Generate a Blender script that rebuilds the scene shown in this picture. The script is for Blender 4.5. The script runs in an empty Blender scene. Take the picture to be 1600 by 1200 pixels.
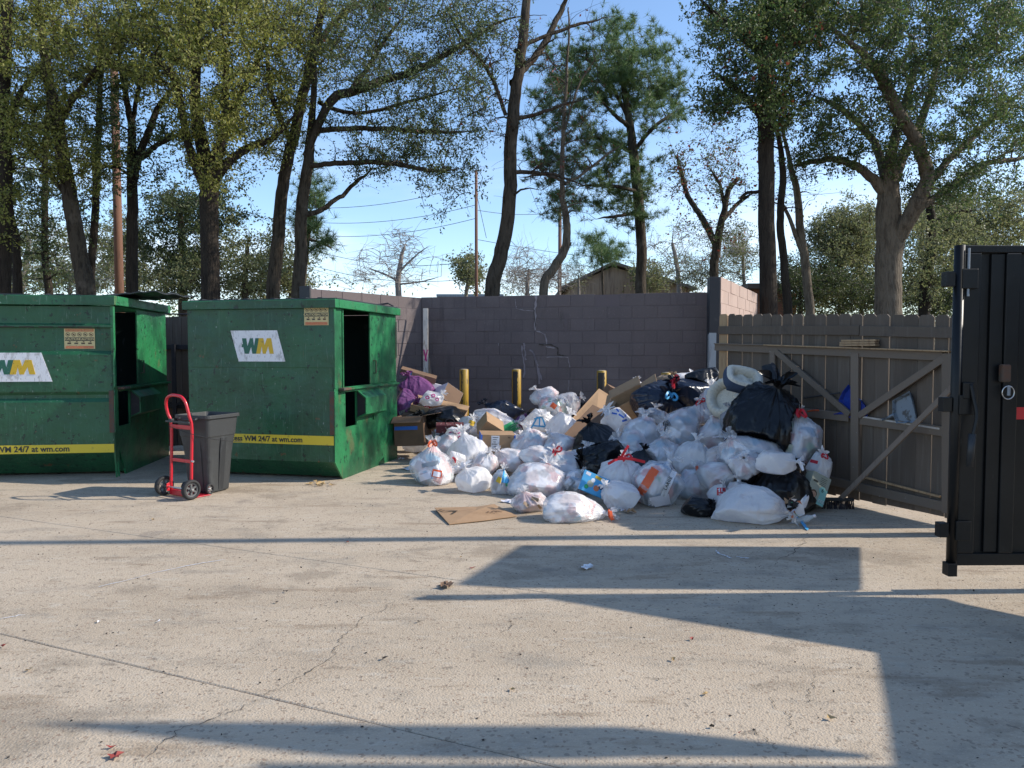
import bpy, math, random
import numpy as np
from mathutils import Vector, Matrix, Euler

random.seed(7)
rng = np.random.default_rng(11)
S = bpy.context.scene
COL = S.collection

# ---------------------------------------------------------------- camera
F = 1155.0; CAMH = 1.5; PITCH = math.atan(52/F)
cam_d = bpy.data.cameras.new('camera'); cam = bpy.data.objects.new('camera', cam_d)
COL.objects.link(cam); S.camera = cam
cam.location = (0, 0, CAMH); cam.rotation_euler = (math.pi/2-PITCH, 0, 0)
cam_d.sensor_width = 36; cam_d.lens = 36*F/1600; cam_d.clip_end = 1000; cam_d.clip_start = 0.05

# ---------------------------------------------------------------- light
SUN_AZ = math.radians(2.0)       # measured from +X towards +Y
SUN_EL = math.radians(33.0)
w = bpy.data.worlds.new('World'); S.world = w; w.use_nodes = True
nt = w.node_tree; nt.nodes.clear()
out = nt.nodes.new('ShaderNodeOutputWorld'); bg = nt.nodes.new('ShaderNodeBackground')
sky = nt.nodes.new('ShaderNodeTexSky'); sky.sky_type = 'NISHITA'; sky.sun_disc = False
sky.sun_elevation = SUN_EL; sky.sun_rotation = math.pi/2-SUN_AZ
sky.air_density = 1.0; sky.dust_density = 0.3; sky.ozone_density = 3.5
tc = nt.nodes.new('ShaderNodeTexCoord'); mp = nt.nodes.new('ShaderNodeMapping')
mp.inputs['Scale'].default_value = (1.0, 1.0, 4.0); mp.inputs['Location'].default_value = (2.3, 0.4, 0.0)
nz = nt.nodes.new('ShaderNodeTexNoise'); nz.inputs['Scale'].default_value = 2.6; nz.inputs['Detail'].default_value = 7; nz.inputs['Roughness'].default_value = 0.55
cr = nt.nodes.new('ShaderNodeMapRange'); cr.inputs[1].default_value = 0.38; cr.inputs[2].default_value = 0.66; cr.interpolation_type = 'SMOOTHSTEP'
sx = nt.nodes.new('ShaderNodeSeparateXYZ')
hz = nt.nodes.new('ShaderNodeMapRange'); hz.inputs[1].default_value = 0.0; hz.inputs[2].default_value = 0.30; hz.inputs[3].default_value = 0.80; hz.inputs[4].default_value = 0.0
mu = nt.nodes.new('ShaderNodeMath'); mu.operation = 'MULTIPLY'
mx = nt.nodes.new('ShaderNodeMix'); mx.data_type = 'RGBA'; mx.inputs[7].default_value = (5.6, 6.0, 6.6, 1)
L = nt.links.new
L(tc.outputs['Generated'], mp.inputs[0]); L(mp.outputs[0], nz.inputs[0]); L(nz.outputs[0], cr.inputs[0])
L(tc.outputs['Generated'], sx.inputs[0]); L(sx.outputs[2], hz.inputs[0])
L(cr.outputs[0], mu.inputs[0]); L(hz.outputs[0], mu.inputs[1]); L(mu.outputs[0], mx.inputs[0])
L(sky.outputs[0], mx.inputs[6]); L(mx.outputs[2], bg.inputs[0]); bg.inputs[1].default_value = 0.15
L(bg.outputs[0], out.inputs[0])
sd = bpy.data.lights.new('sun', 'SUN'); sun = bpy.data.objects.new('sun', sd); COL.objects.link(sun)
sd.energy = 3.7; sd.angle = math.radians(0.53); sd.color = (1.0, 0.93, 0.82)
SD = Vector((math.cos(SUN_AZ)*math.cos(SUN_EL), math.sin(SUN_AZ)*math.cos(SUN_EL), math.sin(SUN_EL)))
sun.rotation_euler = SD.to_track_quat('Z', 'Y').to_euler()
S.view_settings.view_transform = 'Standard'; S.view_settings.look = 'None'
S.view_settings.exposure = 0.72; S.view_settings.gamma = 1; S.view_settings.use_curve_mapping = False
S.cycles.transparent_max_bounces = 12; S.cycles.max_bounces = 6

# ---------------------------------------------------------------- helpers
def ray(u, v):
    cp, sp = math.cos(PITCH), math.sin(PITCH)
    a, b = (u-800)/F, (600-v)/F
    return Vector((a, cp+b*sp, -sp+b*cp))
def at(u, v, Y):
    r = ray(u, v); return Vector((0, 0, CAMH))+r*(Y/r.y)
def gp(u, v, z=0.0):
    r = ray(u, v); return Vector((0, 0, CAMH))+r*((z-CAMH)/r.z)
def px(w_, Y): return w_*Y/F

def tag(o, label=None, cat=None, group=None, kind=None):
    if label: o['label'] = label
    if cat: o['category'] = cat
    if group: o['group'] = group
    if kind: o['kind'] = kind
    return o
def empty(name, loc=(0, 0, 0), rz=0, label=None, cat=None, group=None, rot=None):
    o = bpy.data.objects.new(name, None); COL.objects.link(o); o.location = loc
    o.empty_display_size = 0.1
    o.rotation_euler = rot if rot else (0, 0, rz)
    return tag(o, label, cat, group)

class MB:
    def __init__(s): s.v = []; s.f = []
    def add(s, vs, fs):
        n = len(s.v); s.v += [tuple(p) for p in vs]; s.f += [tuple(i+n for i in f) for f in fs]; return s
    def box(s, c, d, rot=None):
        x, y, z = d[0]/2, d[1]/2, d[2]/2
        vs = [Vector((a*x, b*y, e*z)) for a in (-1, 1) for b in (-1, 1) for e in (-1, 1)]
        if rot is not None:
            R = rot if isinstance(rot, Matrix) else Euler(rot).to_matrix()
            vs = [R@p for p in vs]
        return s.add([p+Vector(c) for p in vs], [(0,1,3,2),(4,6,7,5),(0,4,5,1),(2,3,7,6),(0,2,6,4),(1,5,7,3)])
    def box2(s, a, b):
        return s.box([(a[i]+b[i])/2 for i in range(3)], [abs(b[i]-a[i]) for i in range(3)])
    def beam(s, a, b, w_, t, up=Vector((0, 1, 0))):
        a = Vector(a); b = Vector(b); d = (b-a); l = d.length; d.normalize()
        sd_ = d.cross(Vector(up)).normalized(); u2 = sd_.cross(d)
        R = Matrix((sd_, u2, d)).transposed()
        return s.box((a+b)/2, (w_, t, l), R)
    def tube(s, pts, rs, n=8, cap=True):
        pts = [Vector(p) for p in pts]
        if not hasattr(rs, '__len__'): rs = [rs]*len(pts)
        base = len(s.v); up = Vector((0.13, 0.21, 1)).normalized()
        prev = None
        for i, p in enumerate(pts):
            d = (pts[min(i+1, len(pts)-1)]-pts[max(i-1, 0)])
            d = d.normalized() if d.length > 1e-9 else Vector((0, 0, 1))
            if prev is None:
                a = d.cross(up)
                if a.length < 1e-3: a = d.cross(Vector((1, 0, 0)))
            else: a = prev-d*prev.dot(d)
            a.normalize(); prev = a; b = d.cross(a)
            for k in range(n):
                t = 2*math.pi*k/n
                s.v.append(tuple(p+(a*math.cos(t)+b*math.sin(t))*rs[i]))
        for i in range(len(pts)-1):
            for k in range(n):
                k2 = (k+1) % n
                s.f.append((base+i*n+k, base+i*n+k2, base+(i+1)*n+k2, base+(i+1)*n+k))
        if cap:
            s.f.append(tuple(base+k for k in range(n))[::-1])
            s.f.append(tuple(base+(len(pts)-1)*n+k for k in range(n)))
        return s
    def prism(s, poly, axis, a, b):
        """poly: 2-D points; axis 0/1/2 is the extrusion axis from a to b"""
        def mkp(p, e):
            q = [p[0], p[1]]; q.insert(axis, e); return q
        n = len(poly)
        vs = [mkp(p, a) for p in poly]+[mkp(p, b) for p in poly]
        fs = [tuple(range(n))[::-1], tuple(range(n, 2*n))]+[(i, (i+1) % n, n+(i+1) % n, n+i) for i in range(n)]
        return s.add(vs, fs)
    def lathe(s, prof, n=24, c=(0, 0, 0), R=None):
        base = len(s.v)
        for r, z in prof:
            for k in range(n):
                t = 2*math.pi*k/n; p = Vector((r*math.cos(t), r*math.sin(t), z))
                if R is not None: p = R@p
                s.v.append(tuple(p+Vector(c)))
        for i in range(len(prof)-1):
            for k in range(n):
                k2 = (k+1) % n
                s.f.append((base+i*n+k, base+i*n+k2, base+(i+1)*n+k2, base+(i+1)*n+k))
        return s
    def build(s, name, m, parent=None, smooth=False, bevel=0, kind=None, fixn=True):
        me = bpy.data.meshes.new(name); me.from_pydata(s.v, [], s.f); me.materials.append(m)
        if fixn:
            import bmesh
            bm = bmesh.new(); bm.from_mesh(me); bmesh.ops.recalc_face_normals(bm, faces=bm.faces); bm.to_mesh(me); bm.free()
        if smooth: me.polygons.foreach_set('use_smooth', [True]*len(me.polygons))
        o = bpy.data.objects.new(name, me); COL.objects.link(o)
        if parent: o.parent = parent
        if bevel:
            b = o.modifiers.new('bevel', 'BEVEL'); b.width = bevel; b.segments = 2; b.limit_method = 'ANGLE'; b.angle_limit = math.radians(40)
        if kind: o['kind'] = kind
        return o

def np_mesh(name, V, Fq, m, parent=None, smooth=True, loc=None):
    me = bpy.data.meshes.new(name)
    nv, nf = len(V), len(Fq); k = Fq.shape[1]
    me.vertices.add(nv); me.vertices.foreach_set('co', np.ascontiguousarray(V, dtype=np.float32).ravel())
    me.loops.add(nf*k); me.loops.foreach_set('vertex_index', np.ascontiguousarray(Fq, dtype=np.int32).ravel())
    me.polygons.add(nf); me.polygons.foreach_set('loop_start', np.arange(0, nf*k, k, dtype=np.int32))
    me.polygons.foreach_set('use_smooth', np.full(nf, smooth))
    me.materials.append(m); me.update(calc_edges=True)
    o = bpy.data.objects.new(name, me); COL.objects.link(o)
    if parent: o.parent = parent
    if loc is not None: o.location = loc
    return o

def text_obj(name, s_, size, m, parent, M, ext=0.0012, offset=0.0, shear=0.0, sx_=1.0, align='CENTER', spacing=1.0):
    cu = bpy.data.curves.new(name, 'FONT'); cu.body = s_; cu.size = size; cu.extrude = ext; cu.offset = offset
    cu.shear = shear; cu.align_x = align; cu.align_y = 'CENTER'; cu.space_character = spacing; cu.resolution_u = 3
    t = bpy.data.objects.new('tmp', cu); me = bpy.data.meshes.new_from_object(t)
    bpy.data.objects.remove(t); bpy.data.curves.remove(cu)
    me.transform(M @ Matrix.Diagonal((sx_, 1, 1, 1))); me.materials.clear(); me.materials.append(m)
    o = bpy.data.objects.new(name, me); COL.objects.link(o)
    if parent: o.parent = parent
    return o

# ---------------------------------------------------------------- materials
def mk(name, col, rough=0.6, metal=0.0, layers=(), bump=None, spec=0.5, rnd=0.0, transl=0.0, coord='pos', coat=0.0, isl=None, transp=0.0, trcol=None):
    m = bpy.data.materials.new(name); m.use_nodes = True; t = m.node_tree; N = t.nodes; l = t.links.new
    b = N['Principled BSDF']; b.inputs['Roughness'].default_value = rough; b.inputs['Metallic'].default_value = metal
    b.inputs['Specular IOR Level'].default_value = spec; b.inputs['Coat Weight'].default_value = coat
    if coord == 'pos': g = N.new('ShaderNodeNewGeometry').outputs['Position']
    else: g = N.new('ShaderNodeTexCoord').outputs['Object']
    cur = None
    def setc(n, idx):
        if cur is None: n.inputs[idx].default_value = (*col, 1)
        else: l(cur, n.inputs[idx])
    if isl:   # per-island variation: list of colours
        gi = N.new('ShaderNodeNewGeometry'); rp = N.new('ShaderNodeValToRGB')
        rp.color_ramp.interpolation = 'LINEAR'
        while len(rp.color_ramp.elements) < len(isl): rp.color_ramp.elements.new(0.5)
        for i, c in enumerate(isl):
            rp.color_ramp.elements[i].position = i/(len(isl)-1) if len(isl) > 1 else 0; rp.color_ramp.elements[i].color = (*c, 1)
        l(gi.outputs['Random Per Island'], rp.inputs[0]); cur = rp.outputs[0]
    for ly in layers:   # (kind, scale, stretch xyz, lo, hi, colour, amount)
        kind, sc, st, lo, hi, c2, am = ly
        mpn = N.new('ShaderNodeMapping'); mpn.inputs['Scale'].default_value = st; l(g, mpn.inputs[0])
        mpn.inputs['Location'].default_value = (random.random()*9, random.random()*9, random.random()*9)
        if kind == 'n':
            tx = N.new('ShaderNodeTexNoise'); tx.inputs['Scale'].default_value = sc; tx.inputs['Detail'].default_value = 6; tx.inputs['Roughness'].default_value = 0.62; o = tx.outputs[0]
        elif kind == 'v':
            tx = N.new('ShaderNodeTexVoronoi'); tx.inputs['Scale'].default_value = sc; o = tx.outputs['Distance']
        elif kind == 'c':
            tx = N.new('ShaderNodeTexVoronoi'); tx.inputs['Scale'].default_value = sc; sp_ = N.new('ShaderNodeSeparateColor'); l(tx.outputs['Color'], sp_.inputs[0]); o = sp_.outputs[0]
        l(mpn.outputs[0], tx.inputs[0])
        mr = N.new('ShaderNodeMapRange'); mr.inputs[1].default_value = lo; mr.inputs[2].default_value = hi; mr.inputs[4].default_value = am; mr.interpolation_type = 'SMOOTHSTEP'
        l(o, mr.inputs[0])
        mi = N.new('ShaderNodeMix'); mi.data_type = 'RGBA'; l(mr.outputs[0], mi.inputs[0]); setc(mi, 6); mi.inputs[7].default_value = (*c2, 1); cur = mi.outputs[2]
    if rnd:
        oi = N.new('ShaderNodeObjectInfo'); mr = N.new('ShaderNodeMapRange'); mr.inputs[3].default_value = 1-rnd; mr.inputs[4].default_value = 1+rnd
        l(oi.outputs['Random'], mr.inputs[0]); mi = N.new('ShaderNodeVectorMath'); mi.operation = 'SCALE'
        if cur is None: mi.inputs[0].default_value = col
        else: l(cur, mi.inputs[0])
        l(mr.outputs[0], mi.inputs['Scale']); cur = mi.outputs[0]
    if cur is None: b.inputs['Base Color'].default_value = (*col, 1)
    else: l(cur, b.inputs['Base Color'])
    if bump:
        last = None
        for (kind, sc, st, dist) in bump:
            mpn = N.new('ShaderNodeMapping'); mpn.inputs['Scale'].default_value = st; l(g, mpn.inputs[0])
            if kind in ('n', 'r'):
                tx = N.new('ShaderNodeTexNoise'); tx.inputs['Scale'].default_value = sc; tx.inputs['Detail'].default_value = 4
                if kind == 'r': tx.noise_type = 'RIDGED_MULTIFRACTAL'; tx.inputs['Distortion'].default_value = 0.6; tx.inputs['Detail'].default_value = 2
                o = tx.outputs[0]
            else:
                tx = N.new('ShaderNodeTexVoronoi'); tx.inputs['Scale'].default_value = sc; o = tx.outputs['Distance']
            l(mpn.outputs[0], tx.inputs[0])
            bn = N.new('ShaderNodeBump'); bn.inputs['Strength'].default_value = 1.0; bn.inputs['Distance'].default_value = dist
            l(o, bn.inputs['Height'])
            if last: l(last, bn.inputs['Normal'])
            last = bn.outputs[0]
        l(last, b.inputs['Normal'])
    sh = b.outputs[0]; om = N['Material Output']
    if transl:
        tr = N.new('ShaderNodeBsdfTranslucent'); ms = N.new('ShaderNodeMixShader'); ms.inputs[0].default_value = transl
        if trcol: tr.inputs[0].default_value = (*trcol, 1)
        elif cur is not None: l(cur, tr.inputs[0])
        else: tr.inputs[0].default_value = (*col, 1)
        if bump: l(last, tr.inputs['Normal'])
        l(sh, ms.inputs[1]); l(tr.outputs[0], ms.inputs[2]); sh = ms.outputs[0]
    if transp:
        tr = N.new('ShaderNodeBsdfTransparent'); ms = N.new('ShaderNodeMixShader'); ms.inputs[0].default_value = transp
        l(sh, ms.inputs[1]); l(tr.outputs[0], ms.inputs[2]); sh = ms.outputs[0]
    l(sh, om.inputs[0]); return m

U = (1, 1, 1)
M = {}
M['concrete'] = mk('concrete', (0.450, 0.366, 0.272), 0.88, layers=[
    ('n', 0.55, (1, 1.8, 1), 0.42, 0.68, (0.365, 0.292, 0.212), 0.8), ('n', 2.2, (1, 2.2, 1), 0.5, 0.72, (0.24, 0.21, 0.17), 0.6),
    ('n', 7, (1, 3, 1), 0.52, 0.75, (0.50, 0.45, 0.37), 0.5), ('n', 1.3, U, 0.64, 0.72, (0.19, 0.165, 0.14), 0.5),
    ('n', 0.9, (1, 1.4, 1), 0.56, 0.64, (0.26, 0.21, 0.155), 0.65), ('n', 2.2, (.5, 2.2, 1), .58, .68, (0.25, 0.185, 0.125), .65), ('n', 6, (.7, 1.6, 1), .66, .70, (0.15, 0.12, 0.09), .5), ('v', 90, U, 0.20, 0.06, (0.17, 0.14, 0.11), 0.45), ('c', 130, U, 0.8, 0.95, (0.54, 0.46, 0.36), 0.3), ('c', 95, (1, 1, 1), 0.95, 0.97, (0.20, 0.13, 0.09), 0.6), ('c', 70, U, 0.965, 0.975, (0.14, 0.115, 0.09), 0.5), ('n', 38, U, .62, .68, (0.26, 0.215, 0.165), .45)],
    bump=[('n', 120, U, 0.003), ('v', 90, U, 0.002), ('n', 3, U, 0.006)], spec=0.25)
M['dirt'] = mk('dirt', (0.03, 0.025, 0.02), 0.95)
M['grass'] = mk('grass', (0.10, 0.10, 0.04), 0.95, layers=[('n', 1, U, .4, .6, (0.18, 0.14, 0.08), 1)])
M['crack'] = mk('crack', (0.05, 0.04, 0.032), 0.95)
gl = [('n', 1.3, U, .4, .62, (0.009, 0.055, 0.026), .85), ('n', 9, (3, 3, .16), .54, .70, (0.035, 0.12, 0.065), .5), ('n', 22, (2.5, 2.5, .22), .61, .68, (0.13, 0.20, 0.16), .55),
      ('n', 14, U, .60, .645, (0.004, 0.012, 0.010), .85), ('n', 30, (1, 1, .7), .66, .70, (0.24, 0.30, 0.26), .6), ('n', 5, U, .66, .70, (0.12, 0.055, 0.025), .8)]
M['green'] = mk('green_paint_shaded', (0.014, 0.090, 0.038), 0.42, layers=gl+[('n', 10, (2, 2, .12), .65, .71, (0.09, 0.055, 0.03), .5)], bump=[('n', 2.2, U, .035), ('n', 30, U, .0015)])  # dumpster front green, darkened to carry the shade on that face
M['green_lit'] = mk('green_paint_lit', (0.020, 0.165, 0.060), 0.42, layers=gl[:1]+gl[3:]+[('n', 3.2, (1, 1, .6), .60, .68, (0.12, 0.10, 0.05), .5)]+[('n', 7, (1, 1, .4), .58, .75, (0.05, 0.155, 0.08), .6), ('n', 10, (2, 2, .12), .62, .70, (0.10, 0.065, 0.035), .55)], bump=[('n', 2.2, U, .035), ('n', 30, U, .0015)])  # same dumpster green made brighter, sunlight on the side put into the colour
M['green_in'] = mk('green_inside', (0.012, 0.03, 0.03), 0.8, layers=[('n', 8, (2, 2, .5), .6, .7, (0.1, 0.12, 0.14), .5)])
M['rust'] = mk('rust', (0.10, 0.05, 0.03), 0.8, layers=[('n', 8, U, .4, .6, (0.05, 0.06, 0.05), .8)])
M['black_plastic'] = mk('black_plastic', (0.022, 0.024, 0.026), 0.5, layers=[('n', 6, (1, 1, .3), .55, .7, (0.07, 0.075, 0.08), .6)], bump=[('n', 14, U, .002)])
M['bin'] = mk('bin_plastic', (0.035, 0.037, 0.038), 0.55, layers=[('n', 5, (1, 1, .4), .5, .75, (0.075, 0.08, 0.08), .7), ('n', 40, (3, 3, .5), .64, .7, (0.12, 0.12, 0.12), .5)])
M['rubber'] = mk('rubber', (0.018, 0.018, 0.019), 0.75)
M['hub'] = mk('hub_grey', (0.10, 0.10, 0.10), 0.55)
M['red'] = mk('red_paint', (0.50, 0.012, 0.025), 0.35, layers=[('n', 20, U, .62, .72, (0.2, 0.02, 0.02), .6)], coat=.3)
M['chrome'] = mk('chrome', (0.6, 0.6, 0.6), 0.3, metal=.9)
M['sticker_white'] = mk('sticker_white', (0.72, 0.72, 0.74), 0.5, layers=[('n', 14, (1, 1, .6), .52, .66, (0.38, 0.37, 0.36), .7), ('n', 38, (3, 3, .5), .60, .66, (0.12, 0.12, 0.12), .7)])
M['logo_green'] = mk('logo_green', (0.015, 0.11, 0.07), 0.5, layers=[('n', 40, U, .62, .7, (0.4, 0.4, 0.4), .5)])
M['logo_gold'] = mk('logo_gold', (0.60, 0.38, 0.02), 0.5, layers=[('n', 30, U, .6, .7, (0.12, 0.1, 0.05), .7)])
M['yellow'] = mk('yellow_stripe', (0.62, 0.47, 0.03), 0.5, layers=[('n', 12, U, .6, .7, (0.25, 0.2, 0.05), .6)])
M['ink'] = mk('ink', (0.03, 0.035, 0.03), 0.6)
M['cream'] = mk('cream_sticker', (0.55, 0.45, 0.22), 0.6, layers=[('n', 40, U, .6, .7, (0.2, 0.17, 0.1), .6)])
M['orange_ink'] = mk('orange_ink', (0.50, 0.16, 0.07), 0.6, layers=[('n', 60, U, .5, .7, (0.5, 0.35, 0.2), .6)])
M['block'] = mk('painted_block', (0.140, 0.114, 0.112), 0.9, rnd=.045, layers=[('n', 1.2, U, .4, .7, (0.118, 0.098, 0.098), .8), ('n', .7, (1, 1, 1.6), .5, .7, (0.19, 0.16, 0.155), .5), ('n', 3, (2.5, 2.5, .25), .58, .7, (0.09, 0.075, 0.075), .5), ('n', 5, (1, 1, .4), .62, .75, (0.08, 0.065, 0.06), .6), ('n', 40, U, .55, .7, (0.22, 0.18, 0.18), .4)],
    bump=[('n', 70, U, .003)], spec=.2)
M['block_pink'] = mk('bare_pink_block', (0.36, 0.265, 0.225), 0.9, rnd=.05, layers=[('n', 5, (1, 1, .4), .55, .75, (0.3, 0.2, 0.17), .6)], bump=[('n', 70, U, .003)])
M['mortar'] = mk('mortar', (0.125, 0.100, 0.102), 0.95)
M['mortar_pink'] = mk('mortar_pink', (0.31, 0.225, 0.19), 0.95)
M['filler'] = mk('white_filler', (0.27, 0.235, 0.245), 0.9)
M['streak'] = mk('limewash_streak', (0.23, 0.20, 0.215), 0.9)
M['post_dark'] = mk('dark_steel', (0.018, 0.018, 0.022), 0.6, layers=[('n', 9, U, .55, .7, (0.05, 0.045, 0.045), .6)])
M['galv'] = mk('grey_steel', (0.24, 0.27, 0.30), 0.5, layers=[('n', 6, (2, 2, .4), .5, .7, (0.12, 0.12, 0.12), .7)])
M['bollard'] = mk('bollard_yellow', (0.34, 0.205, 0.02), 0.5, layers=[('n', 7, (1, 1, .6), .5, .7, (0.25, 0.15, 0.03), .8), ('n', 22, (1, 1, .3), .57, .66, (0.05, 0.04, 0.03), .8)])
M['bollard_black'] = mk('bollard_black', (0.02, 0.018, 0.016), 0.6, layers=[('n', 10, (1, 1, .3), .6, .68, (0.25, 0.11, 0.02), .7)])
M['bollard_cap'] = mk('bollard_cap', (0.3, 0.26, 0.2), 0.9)
M['picket'] = mk('painted_picket', (0.112, 0.088, 0.068), 0.8, rnd=.16, layers=[('n', 9, (3, 3, .2), .5, .72, (0.15, 0.128, 0.105), .7), ('n', 30, (4, 4, .2), .66, .74, (0.03, 0.028, 0.025), .8), ('n', 2, U, .6, .72, (0.05, 0.045, 0.042), .6)],
    bump=[('n', 30, (4, 4, .2), .003)], spec=.3)
M['rail'] = mk('painted_rail', (0.165, 0.128, 0.096), 0.8, rnd=.1, layers=[('n', 12, (1, 1, 1), .55, .72, (0.16, 0.135, 0.11), .7), ('n', 24, U, .66, .72, (0.40, 0.38, 0.35), .5)], bump=[('n', 30, U, .002)])
M['timber'] = mk('bare_timber', (0.36, 0.24, 0.13), 0.75, layers=[('n', 12, (3, 3, .3), .45, .7, (0.22, 0.13, 0.07), .8)], bump=[('n', 30, (4, 4, .3), .002)])
M['timber_grey'] = mk('weathered_timber', (0.20, 0.155, 0.12), 0.8, layers=[('n', 14, (3, 3, .5), .5, .7, (0.12, 0.09, 0.07), .8)])
M['timber_light'] = mk('whitewashed_timber', (0.45, 0.42, 0.38), 0.85, layers=[('n', 9, (3, 3, .5), .5, .65, (0.25, 0.21, 0.17), .8)])
M['black_steel'] = mk('black_steel', (0.005, 0.0055, 0.006), 0.42, layers=[('n', 2, U, .4, .7, (0.010, 0.0105, 0.011), .8), ('n', 30, (2, 2, .3), .68, .72, (0.05, 0.05, 0.05), .4)], bump=[('n', 2.5, U, .01)], spec=.3)
M['red_tape'] = mk('red_tape', (0.55, 0.02, 0.025), 0.4)
M['bark'] = mk('bark', (0.078, 0.063, 0.048), 0.95, layers=[('n', 7, (2, 2, .5), .45, .65, (0.032, 0.026, 0.02), .9), ('n', 2.5, U, .55, .7, (0.15, 0.125, 0.10), .6)], bump=[('n', 12, (2.5, 2.5, .35), .05)], spec=.1)
M['bark_dark'] = mk('bark_dark', (0.042, 0.034, 0.027), 0.95, layers=[('n', 7, (2, 2, .4), .45, .65, (0.025, 0.02, 0.017), .9), ('n', 30, (3, 3, .6), .6, .7, (0.11, 0.09, 0.075), .6)], bump=[('n', 12, (2.5, 2.5, .35), .06)], spec=.1)
M['bark_pale'] = mk('bark_pale', (0.165, 0.135, 0.103), 0.95, layers=[('n', 7, (2, 2, .5), .45, .65, (0.085, 0.068, 0.052), .85), ('n', 20, (2.5, 2.5, .4), .55, .65, (0.10, 0.08, 0.06), .6)], bump=[('n', 14, (2.5, 2.5, .4), .06)], spec=.1)
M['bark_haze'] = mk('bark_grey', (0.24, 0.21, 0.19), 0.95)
M['bark_red'] = mk('pole_wood', (0.17, 0.085, 0.055), 0.9, layers=[('n', 9, (3, 3, .2), .5, .7, (0.09, 0.05, 0.035), .8)])
def leafm(n, cols, tr=.35): return mk(n, cols[0], 0.5, isl=cols, transl=tr, spec=.45)
M['leaf_yellow'] = leafm('leaf_olive', [(.10, .13, .022), (.19, .21, .035), (.30, .30, .065), (.36, .34, .11), (.14, .17, .03)], .55)
M['leaf_green'] = leafm('leaf_green', [(.06, .095, .035), (.10, .14, .05), (.15, .18, .065), (.08, .11, .04)], .45)
M['leaf_dark'] = leafm('leaf_dark', [(.03, .065, .02), (.055, .10, .03), (.09, .135, .038), (.16, .19, .06), (.05, .08, .024)], .45)
M['leaf_red'] = leafm('leaf_red', [(.16, .03, .02), (.22, .06, .03), (.10, .03, .02)], .4)
M['needle'] = leafm('needle', [(.06, .11, .04), (.10, .17, .055), (.17, .22, .075)], .4)
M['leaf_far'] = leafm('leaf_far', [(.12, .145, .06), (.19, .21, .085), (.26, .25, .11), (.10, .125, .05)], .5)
M['leaf_evergreen'] = leafm('leaf_evergreen', [(.03, .05, .018), (.055, .08, .025), (.10, .12, .035), (.045, .06, .02)], .35)
M['card'] = mk('cardboard', (0.36, 0.225, 0.125), 0.85, layers=[('n', 4, U, .45, .7, (0.28, 0.17, 0.09), .8), ('n', 60, (1, 6, 1), .5, .7, (0.42, 0.27, 0.16), .4)], bump=[('n', 12, U, .002)])
M['card_dark'] = mk('cardboard_dark', (0.17, 0.10, 0.06), 0.85, layers=[('n', 4, U, .45, .7, (0.11, 0.07, 0.045), .8)])
M['white_card'] = mk('white_card', (0.66, 0.64, 0.68), 0.7, layers=[('n', 6, U, .55, .7, (0.5, 0.48, 0.5), .6)])
M['blue'] = mk('blue_plastic', (0.02, 0.13, 0.55), 0.4)
M['blue_deep'] = mk('deep_blue_plastic', (0.008, 0.03, 0.24), 0.35, layers=[('n', 9, U, .55, .7, (0.02, 0.08, 0.4), .7)])
M['light_blue'] = mk('light_blue', (0.06, 0.34, 0.62), 0.5)
M['teal'] = mk('teal', (0.22, 0.48, 0.45), 0.6)
M['sage'] = mk('sage_card', (0.34, 0.36, 0.29), 0.7)
M['orange'] = mk('orange_plastic', (0.75, 0.13, 0.04), 0.4, transl=.2)
M['redtie'] = mk('red_drawstring', (0.60, 0.015, 0.03), 0.4, transl=.15)
M['whitetie'] = mk('white_drawstring', (0.75, 0.75, 0.78), 0.4)
M['blacktie'] = mk('black_cord', (0.02, 0.015, 0.02), 0.5)
M['fleece'] = mk('cream_fleece', (0.62, 0.57, 0.47), 0.95, layers=[('n', 20, U, .5, .7, (0.5, 0.45, 0.36), .8)], bump=[('n', 45, U, .012)], spec=.1)
M['navy'] = mk('navy_suede', (0.035, 0.055, 0.10), 0.85, bump=[('n', 30, U, .003)])
M['green_print'] = mk('green_print', (0.01, 0.25, 0.09), 0.4)
M['magenta'] = mk('magenta_print', (0.42, 0.02, 0.17), 0.5)
M['maroon'] = mk('maroon_fabric', (0.10, 0.018, 0.022), 0.8, layers=[('v', 26, U, .3, .2, (0.35, 0.25, 0.22), .8)])
M['mesh_grey'] = mk('woven_grey', (0.25, 0.24, 0.21), 0.8, layers=[('v', 60, U, .45, .3, (0.06, 0.055, 0.05), .9)])
M['skin'] = mk('printed_skin', (0.45, 0.25, 0.17), 0.6)
M['hair'] = mk('printed_hair', (0.10, 0.055, 0.03), 0.7)
M['dustpan'] = mk('grey_blue_plastic', (0.17, 0.21, 0.25), 0.5, layers=[('n', 14, U, .5, .6, (0.05, 0.045, 0.04), .9)])
M['siding'] = mk('brown_siding', (0.36, 0.26, 0.18), 0.85, layers=[('n', 2, (3, 3, .3), .45, .7, (0.17, 0.11, 0.075), .8)])
M['roofing'] = mk('shingle', (0.13, 0.10, 0.085), 0.9)
M['brick'] = mk('far_brick', (0.26, 0.13, 0.095), 0.9, layers=[('v', 6, (1, 1, 3), .5, .7, (0.16, 0.09, 0.07), .7)])
M['orange_board'] = mk('orange_board', (0.5, 0.22, 0.09), 0.8)
M['glass'] = mk('dark_glass', (0.02, 0.025, 0.03), 0.1)
M['white_paint'] = mk('white_paint', (0.75, 0.75, 0.72), 0.6)
M['red_leaf'] = mk('fallen_red_leaf', (0.25, 0.04, 0.03), 0.7)
M['tan_leaf'] = mk('fallen_tan_leaf', (0.40, 0.27, 0.12), 0.8)
M['wire'] = mk('wire', (0.03, 0.03, 0.035), 0.6)
CR = [('r', 6, (1.5, 1.5, .4), .022), ('r', 19, (1, 1, .5), .005), ('n', 40, U, .003)]
CRs = [('r', 14, (1, 1, .7), .010), ('n', 50, U, .003)]
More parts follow.
